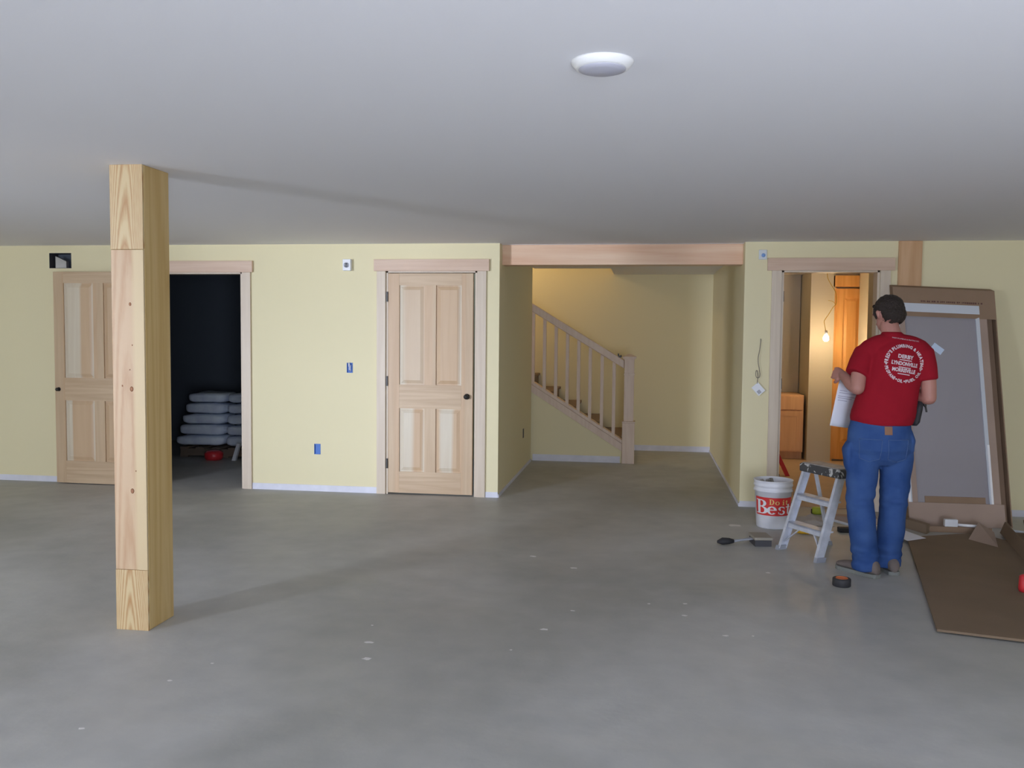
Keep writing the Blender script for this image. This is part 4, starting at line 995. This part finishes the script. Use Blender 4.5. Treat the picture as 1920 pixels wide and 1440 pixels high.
# hands: palm, four bent fingers, thumb
def hand(s, wrist, pd, pn_, curl, fl=1.0):
    """pd: pointing direction of the palm, pn_: palm normal (towards the held thing)"""
    pd = pd.normalized(); side = pd.cross(pn_).normalized(); pn2 = side.cross(pd).normalized()
    kn = wrist+pd*0.088
    rings = []
    for t, wv, th in ((0.0, 0.026, 0.020), (0.03, 0.036, 0.018), (0.065, 0.042, 0.016), (0.09, 0.040, 0.013)):
        rings.append((wrist+pd*t, side*wv, pn2*th))
    b.blob(rings, 16)
    for i, (off, ln) in enumerate(((-0.030, 0.070), (-0.010, 0.080), (0.011, 0.075), (0.031, 0.058))):
        p = kn+side*off-pd*0.006; pts_ = [p-pd*0.012, p]; ang = 0.0; segs = (0.45, 0.31, 0.24)
        for g, sg in enumerate(segs):
            ang += curl*(0.75 if g == 0 else 1.0)
            p = p+(pd*math.cos(ang)+pn2*math.sin(ang))*ln*sg; pts_.append(p)
        b.tube(pts_, [0.0095, 0.0095, 0.0088, 0.008, 0.0068], 10)
    tb = wrist+pd*0.028-side*0.030*s
    b.tube([tb, tb-side*s*0.022+pd*0.022+pn2*0.010, tb-side*s*0.026+pd*0.048+pn2*0.026, tb-side*s*0.018+pd*0.066+pn2*0.036], [0.014, 0.0115, 0.010, 0.008], 10)
hand(-1, WRI[-1], Vector((-0.40, 0.80, 0.10)), Vector((0.75, 0.3, -0.3)), 0.62)
hand(1, WRI[1], Vector((-0.55, 0.80, 0.12)), Vector((-0.6, -0.2, 0.3)), 0.72)
body = finish(b, 'body', 'skin', 0.0045, 3)

# --- hair
h = MB()
hell(h, (0, -0.014, 0.030), 0.0865, 0.100, 0.092)
hell(h, (0, -0.045, -0.010), 0.080, 0.066, 0.075)
hr = finish(h, 'hair', 'hair', 0.006, 2, wrinkle=lambda c: 0.004*noise.noise(c*60)+0.003*noise.noise(c*25))
# cut the hair off the face and the nape
bm = bmesh.new(); bm.from_mesh(hr.data)
def hl(v):
    q = v+PO-hd_c; return q.dot(hrt), q.dot(fwd), q.dot(hup)
dele = []
for v in bm.verts:
    a_, f2, u2_ = hl(v.co)
    if (f2 > 0.030+0.6*max(0, u2_-0.02) and u2_ < 0.085) or (abs(a_) > 0.06 and f2 > -0.030 and u2_ < 0.010) or u2_ < -0.058-0.02*(abs(a_) < 0.05): dele.append(v)
bmesh.ops.delete(bm, geom=dele, context='VERTS'); bm.to_mesh(hr.data); bm.free()
sm = hr.modifiers.new('s', 'SOLIDIFY'); sm.thickness = 0.008; sm.offset = -1
# sideburn and fringe at the left of the face
e_ = MB()
for s in (-1, 1):
    q = [H(s*0.078, 0.012, 0.04), H(s*0.080, 0.022, 0.01), H(s*0.074, 0.026, -0.022)]
    e_.tube(q, [0.014, 0.012, 0.004], 8)
fr_ = [H(-0.060, 0.040, 0.066), H(-0.025, 0.066, 0.074), H(0.025, 0.066, 0.074), H(0.060, 0.040, 0.066)]
e_.tube(fr_, [0.012, 0.014, 0.014, 0.012], 10)
sb = MB(); sb.v = [tuple(Vector(v)-PO) for v in e_.v]; sb.f = e_.f; sb.mi = e_.mi; sb.sm = e_.sm
sb.build('sideburns', 'hair', hr)

# --- shirt
b = MB()
torso(b, [(0.945, 1.462, -2.155, 0.150, 0.105), (0.955, 1.462, -2.155, 0.180, 0.132), (1.00, 1.466, -2.155, 0.192, 0.140), (1.08, 1.480, -2.155, 0.186, 0.138), (1.18, 1.500, -2.155, 0.178, 0.134), (1.28, 1.518, -2.155, 0.180, 0.132), (1.36, 1.525, -2.152, 0.172, 0.122), (1.42, 1.522, -2.15, 0.150, 0.100), (1.455, 1.520, -2.145, 0.105, 0.080), (1.49, 1.514, -2.14, 0.072, 0.066), (1.512, 1.512, -2.135, 0.064, 0.062), (1.525, 1.511, -2.13, 0.058, 0.056)])
# shoulders sloping from neck to upper arm
limb(b, [(1.515, -2.15, 1.452), (1.44, -2.15, 1.438), (1.378, -2.15, 1.405)], [0.062, 0.067, 0.070], seg=20)
limb(b, [(1.515, -2.15, 1.452), (1.60, -2.155, 1.440), (1.668, -2.165, 1.408)], [0.062, 0.067, 0.070], seg=20)
for s, tgt, r0, r1 in ((-1, Vector((1.298, -2.19, 1.262)), 0.072, 0.071), (1, Vector((1.708, -2.19, 1.232)), 0.070, 0.066)):
    a_ = SHO[s]+Vector((-s*0.01, 0, -0.01)); m_ = (a_+tgt)/2+Vector((s*0.004, 0, 0))
    b.tube([a_-(tgt-a_)*0.18, a_, m_, tgt-(tgt-a_)*0.02, tgt+(tgt-a_)*0.02], [r0*0.7, r0, (r0+r1)/2, r1, r1*0.93], 24)
def shirt_wr(c):
    z = c.z
    k = 0.004*noise.noise(Vector((c.x*9, c.y*9, c.z*5+2)))
    k += 0.005*math.exp(-((z-1.0)/0.06)**2)*noise.noise(Vector((c.x*14, c.y*14, c.z*30)))
    return k
shirt = finish(b, 't_shirt', 'shirt', 0.007, 3, wrinkle=shirt_wr)
# --- jeans
b = MB()
torso(b, [(0.99, 1.455, -2.15, 0.150, 0.105), (0.98, 1.455, -2.15, 0.176, 0.126), (0.93, 1.452, -2.155, 0.183, 0.134), (0.86, 1.452, -2.16, 0.192, 0.142), (0.80, 1.452, -2.16, 0.194, 0.140), (0.745, 1.455, -2.155, 0.178, 0.118), (0.70, 1.456, -2.15, 0.12, 0.08)], 36)
for s in (-1, 1):
    hx_, kx, ax = HIP[s], KNEE[s], ANK[s]
    b.tube([hx_+Vector((s*0.004, 0, -0.02)), Vector((hx_.x+s*0.005, hx_.y, 0.74)), Vector(((hx_.x+kx.x)/2+s*0.002, (hx_.y+kx.y)/2, 0.62)), kx+Vector((0, 0, 0.02)), Vector(((kx.x+ax.x)/2, (kx.y+ax.y)/2-0.012, 0.28)), Vector((ax.x, ax.y-0.01, 0.13)), Vector((ax.x, ax.y-0.012, 0.050)), Vector((ax.x, ax.y-0.012, 0.036))],
           [0.098, 0.100, 0.092, 0.083, 0.082, 0.079, 0.082, 0.078], 28)
# tool pocket bulging on the left thigh
b.blob([((1.268, -2.17, 0.66), (0.012, 0, 0), (0, 0.035, 0)), ((1.262, -2.17, 0.70), (0.022, 0, 0), (0, 0.06, 0)), ((1.258, -2.17, 0.80), (0.026, 0, 0), (0, 0.065, 0)), ((1.268, -2.17, 0.84), (0.02, 0, 0), (0, 0.05, 0))], 16)
b.blob([((1.620, -2.15, 0.77), (0.010, 0, 0), (0, 0.04, 0)), ((1.630, -2.15, 0.79), (0.028, 0, 0), (0, 0.07, 0)), ((1.632, -2.15, 0.86), (0.030, 0, 0), (0, 0.08, 0)), ((1.620, -2.15, 0.92), (0.02, 0, 0), (0, 0.06, 0))], 16)
def jean_wr(c):
    k = 0.005*noise.noise(Vector((c.x*8, c.y*8, c.z*16)))
    k += 0.008*math.exp(-((c.z-0.50)/0.08)**2)*noise.noise(Vector((c.x*10, c.y*10, c.z*34)))
    k += 0.009*math.exp(-((c.z-0.12)/0.08)**2)*noise.noise(Vector((c.x*9+4, c.y*9, c.z*40)))
    return k
jeans = finish(b, 'jeans', 'denim', 0.007, 3, wrinkle=jean_wr)
# back pockets, belt and patch laid on the cloth by projection
bpy.context.view_layer.update()
def bvh_of(o):
    bm = bmesh.new(); bm.from_mesh(o.data); t = BVHTree.FromBMesh(bm); bm.free(); return t
bj, bsh = bvh_of(jeans), bvh_of(shirt)
def project(bv, x, z, lift):
    """point on the back of the garment (seen from -y), coordinates local to the man"""
    hit = bv.ray_cast(Vector((x, -1.0, z)), Vector((0, 1, 0)))
    if hit[0] is None: return None
    return hit[0]+hit[1].normalized()*lift
def proj_patch(bv, poly_fn, nu, nv, lift):
    vs = []; fs = []
    for j in range(nv+1):
        for i in range(nu+1):
            x, z = poly_fn(i/nu, j/nv); p = project(bv, x, z, lift); vs.append(p if p else Vector((x, -0.1, z)))
    for j in range(nv):
        for i in range(nu):
            a_ = j*(nu+1)+i; fs.append((a_, a_+1, a_+nu+2, a_+nu+1))
    return MB().quad_mesh(vs, fs, 0, True)
MT['stitch'] = plain('denim_seam', (0.075, 0.135, 0.30), 0.9)
for s in (-1, 1):
    cx_ = -0.018+s*0.080
    m = MB()
    for (xa, za, xb, zb) in ((cx_-0.062, 0.87, cx_+0.062, 0.87), (cx_-0.062, 0.87, cx_-0.056, 0.75), (cx_+0.062, 0.87, cx_+0.056, 0.75), (cx_-0.056, 0.75, cx_, 0.73), (cx_+0.056, 0.75, cx_, 0.73)):
        pts_ = [project(bj, xa+(xb-xa)*k/8, za+(zb-za)*k/8, 0.001) for k in range(9)]
        pts_ = [p for p in pts_ if p]
        if len(pts_) > 2: m.tube(pts_, 0.002, 6)
    m.build('back_pocket', 'stitch', jeans)
m = proj_patch(bj, lambda u, v: (0.0+(u-0.5)*0.045, 0.925+(v-0.5)*0.05), 6, 6, 0.003); m.build('leather_patch', 'leather', jeans)
# print on the back of the shirt
def text_verts(body_txt, size, weight=0.0):
    cu_ = bpy.data.curves.new('t', 'FONT'); cu_.body = body_txt; cu_.size = size; cu_.align_x = 'CENTER'; cu_.offset = weight; cu_.resolution_u = 3
    to = bpy.data.objects.new('t', cu_); COL.objects.link(to); bpy.context.view_layer.update()
    dg = bpy.context.evaluated_depsgraph_get(); me = bpy.data.meshes.new_from_object(to.evaluated_get(dg))
    vs = [v.co.copy() for v in me.vertices]; fs = [tuple(p.vertices) for p in me.polygons]
    bpy.data.objects.remove(to); bpy.data.meshes.remove(me); return vs, fs
pm = MB()
EC = Vector((1.555-PO.x, 0, 1.333)); ROT = math.radians(-9)
def put(vs, fs, tx, tz, ang):
    out = []
    for v in vs:
        x, z = v.x*math.cos(ang)-v.y*math.sin(ang)+tx, v.x*math.sin(ang)+v.y*math.cos(ang)+tz
        X, Z = x*math.cos(ROT)-z*math.sin(ROT)+EC.x, x*math.sin(ROT)+z*math.cos(ROT)+EC.z
        p = project(bsh, X, Z, 0.0022); out.append(p if p else Vector((X, 0, Z)))
    pm.quad_mesh(out, fs)
def arc_text(s_, radius, a_start, a_end, size, flip=False):
    """letters set along a circle, each given room after its own width"""
    gl = [None if ch == ' ' else text_verts(ch, size, 0.0013) for ch in s_]
    wd = []
    for g in gl:
        if g is None: wd.append(size*0.25)
        else:
            xs = [v.x for v in g[0]]; wd.append((max(xs)-min(xs)) + size*0.10)
    tot = sum(wd); span = math.radians(a_end-a_start); acc = 0
    sxl = abs(span)*(radius+(-0.006 if flip else 0.006))/tot
    for g, wl in zip(gl, wd):
        a_ = math.radians(a_start)+span*(acc+wl/2)/tot; acc += wl
        if g is None: continue
        xs = [v.x for v in g[0]]; mid = (max(xs)+min(xs))/2
        vs = [Vector(((v.x-mid)*min(1.0, sxl), v.y, 0)) for v in g[0]]
        put(vs, g[1], radius*math.cos(a_), radius*math.sin(a_), a_-math.pi/2 if not flip else a_+math.pi/2)
PRINTS = []
def flush(name):
    global pm
    pm.build(name, 'print', shirt); pm = MB()
arc_text("FRED'S PLUMBING & HEATING", 0.097, 188, -12, 0.026)
arc_text("PROPANE", 0.115, 196, 246, 0.024, True)
arc_text("OIL", 0.115, 254, 272, 0.024, True)
arc_text("FUEL OIL", 0.115, 280, 341, 0.024, True)
for a_ in (190, 250, 277, 346):
    vs = [Vector((0.005*math.cos(t*0.785), 0.005*math.sin(t*0.785), 0)) for t in range(8)]
    put(vs, [tuple(range(8))], 0.106*math.cos(math.radians(a_)), 0.106*math.sin(math.radians(a_)), 0)
flush('round_lettering')
for txt, z in (("DERBY", 0.030), ("LYNDONVILLE", -0.012), ("MORRISVILLE", -0.052)):
    vs, fs = text_verts(txt, 0.031, 0.0013); vs = [Vector((v.x*(0.76 if len(txt) > 6 else 0.95), v.y, 0)) for v in vs]; put(vs, fs, 0, z, 0)
for z in (0.020, -0.024, -0.064):     # thin small-print rules under each town
    vs = [Vector((x, y, 0)) for y in (-0.0025, 0.0025) for x in np.linspace(-0.036, 0.036, 9)]
    fs = [(i, i+1, i+10, i+9) for i in range(8)]; put(vs, fs, 0.002, z+0.0, 0)
flush('town_lettering')
vs, fs = text_verts("FRED'S PLUMBING & HEATING INC.", 0.010); put(vs, fs, -0.005, 0.142, 0)
flush('small_lettering')

# --- shoes
def shoe(s, heel, toe):
    heel, toe = Vector(heel), Vector(toe); d = (toe-heel).normalized(); sd = Vector((-d.y, d.x, 0)); Lh = (toe-heel).length
    def R_(t, wv, z0, z1): return (heel+d*(t*Lh)+Vector((0, 0, (z0+z1)/2)), sd*wv, Vector((0, 0, (z1-z0)/2)))
    mu = MB(); mu.blob([R_(0.0, 0.020, 0.02, 0.07), R_(0.04, 0.034, 0.018, 0.10), R_(0.2, 0.041, 0.018, 0.115), R_(0.36, 0.043, 0.018, 0.105), R_(0.52, 0.046, 0.018, 0.085), R_(0.7, 0.050, 0.018, 0.068), R_(0.86, 0.046, 0.018, 0.058), R_(0.96, 0.032, 0.02, 0.048), R_(1.0, 0.012, 0.024, 0.036)], 20)
    ms = MB(); pr_ = [(0.0, 0.022), (0.03, 0.036), (0.2, 0.043), (0.45, 0.042), (0.7, 0.052), (0.88, 0.048), (0.97, 0.034), (1.01, 0.012)]
    poly = [heel+d*(t*Lh)+sd*w_ for t, w_ in pr_]+[heel+d*(t*Lh)-sd*w_ for t, w_ in reversed(pr_)]
    ms.prism([(p.x, p.y) for p in poly], 'z', 0.0, 0.024)
    for mbx in (mu, ms): mbx.v = [tuple(Vector(v)-PO) for v in mbx.v]
    o = mu.build('shoe', 'suede', man); ms.build('sole', 'sole', o, bev=0.003)
    lc_ = MB()
    for k in range(4):
        t = 0.40+k*0.075; c_ = heel+d*(t*Lh)-PO; z = 0.103-k*0.010
        lc_.tube([c_-sd*0.028+Vector((0, 0, z-0.012)), c_+Vector((0, 0, z+0.001)), c_+sd*0.028+Vector((0, 0, z-0.012))], 0.0028, 6)
    lc_.build('laces', 'dkgrey', o)
shoe(-1, (1.455, -2.225, 0), (1.262, -1.985, 0))
shoe(1, (1.575, -2.14, 0), (1.535, -1.835, 0))

# --- what he carries
ho = thing('belt_holster', 'black tool holster with a hook clipped at the right side of his belt', 'holster', (1.668, -2.16, 0.97))
MB().blob([((-0.016, 0, -0.02), (0.016, 0, 0), (0, 0.03, 0)), ((-0.008, 0, 0.0), (0.024, 0, 0), (0, 0.036, 0)), ((0.004, 0, 0.08), (0.026, 0, 0), (0, 0.036, 0)), ((0.014, 0, 0.13), (0.02, 0, 0), (0, 0.03, 0))], 16).build('pouch', 'rubber', ho)
MB().tube(smooth([(0.010, -0.01, 0.118), (0.028, -0.01, 0.124), (0.042, -0.01, 0.104), (0.052, -0.01, 0.065)]), [0.010]*11+[0.006]*5, 8).build('hook', 'black', ho)
pp = thing('paper_sheet', 'white printed sheet in the left hand of the man', 'paper', (1.258, -1.955, 1.172))
def sheet(u, v): # u across, v down
    tl = Vector((-0.012, 0.0, 0.045)); du_ = Vector((0.150, 0.055, -0.022)); dv_ = Vector((-0.050, 0.01, -0.300))
    return tl+du_*u+dv_*v+Vector((0.0, -0.014*math.sin(u*math.pi), 0))
vs = [sheet(i/8, j/8) for j in range(9) for i in range(9)]
fs = [(j*9+i, j*9+i+1, (j+1)*9+i+1, (j+1)*9+i) for j in range(8) for i in range(8)]
o = MB().quad_mesh(vs, fs, 0, True).build('page', 'paper', pp); sm = o.modifiers.new('s', 'SOLIDIFY'); sm.thickness = 0.0012
m = MB()
for v0, u0, u1 in ((0.22, 0.1, 0.42), (0.27, 0.1, 0.85), (0.34, 0.08, 0.85), (0.38, 0.08, 0.7), (0.43, 0.1, 0.5)):
    for k in range(10):
        ua, ub = u0+(u1-u0)*k/10, u0+(u1-u0)*(k+1)/10
        off = Vector((0.0, -0.0018, 0))
        m.quad_mesh([sheet(ua, v0)+off, sheet(ub, v0)+off, sheet(ub, v0+0.012)+off, sheet(ua, v0+0.012)+off], [(0, 1, 2, 3)])
m.build('printed_lines', 'ink', pp)
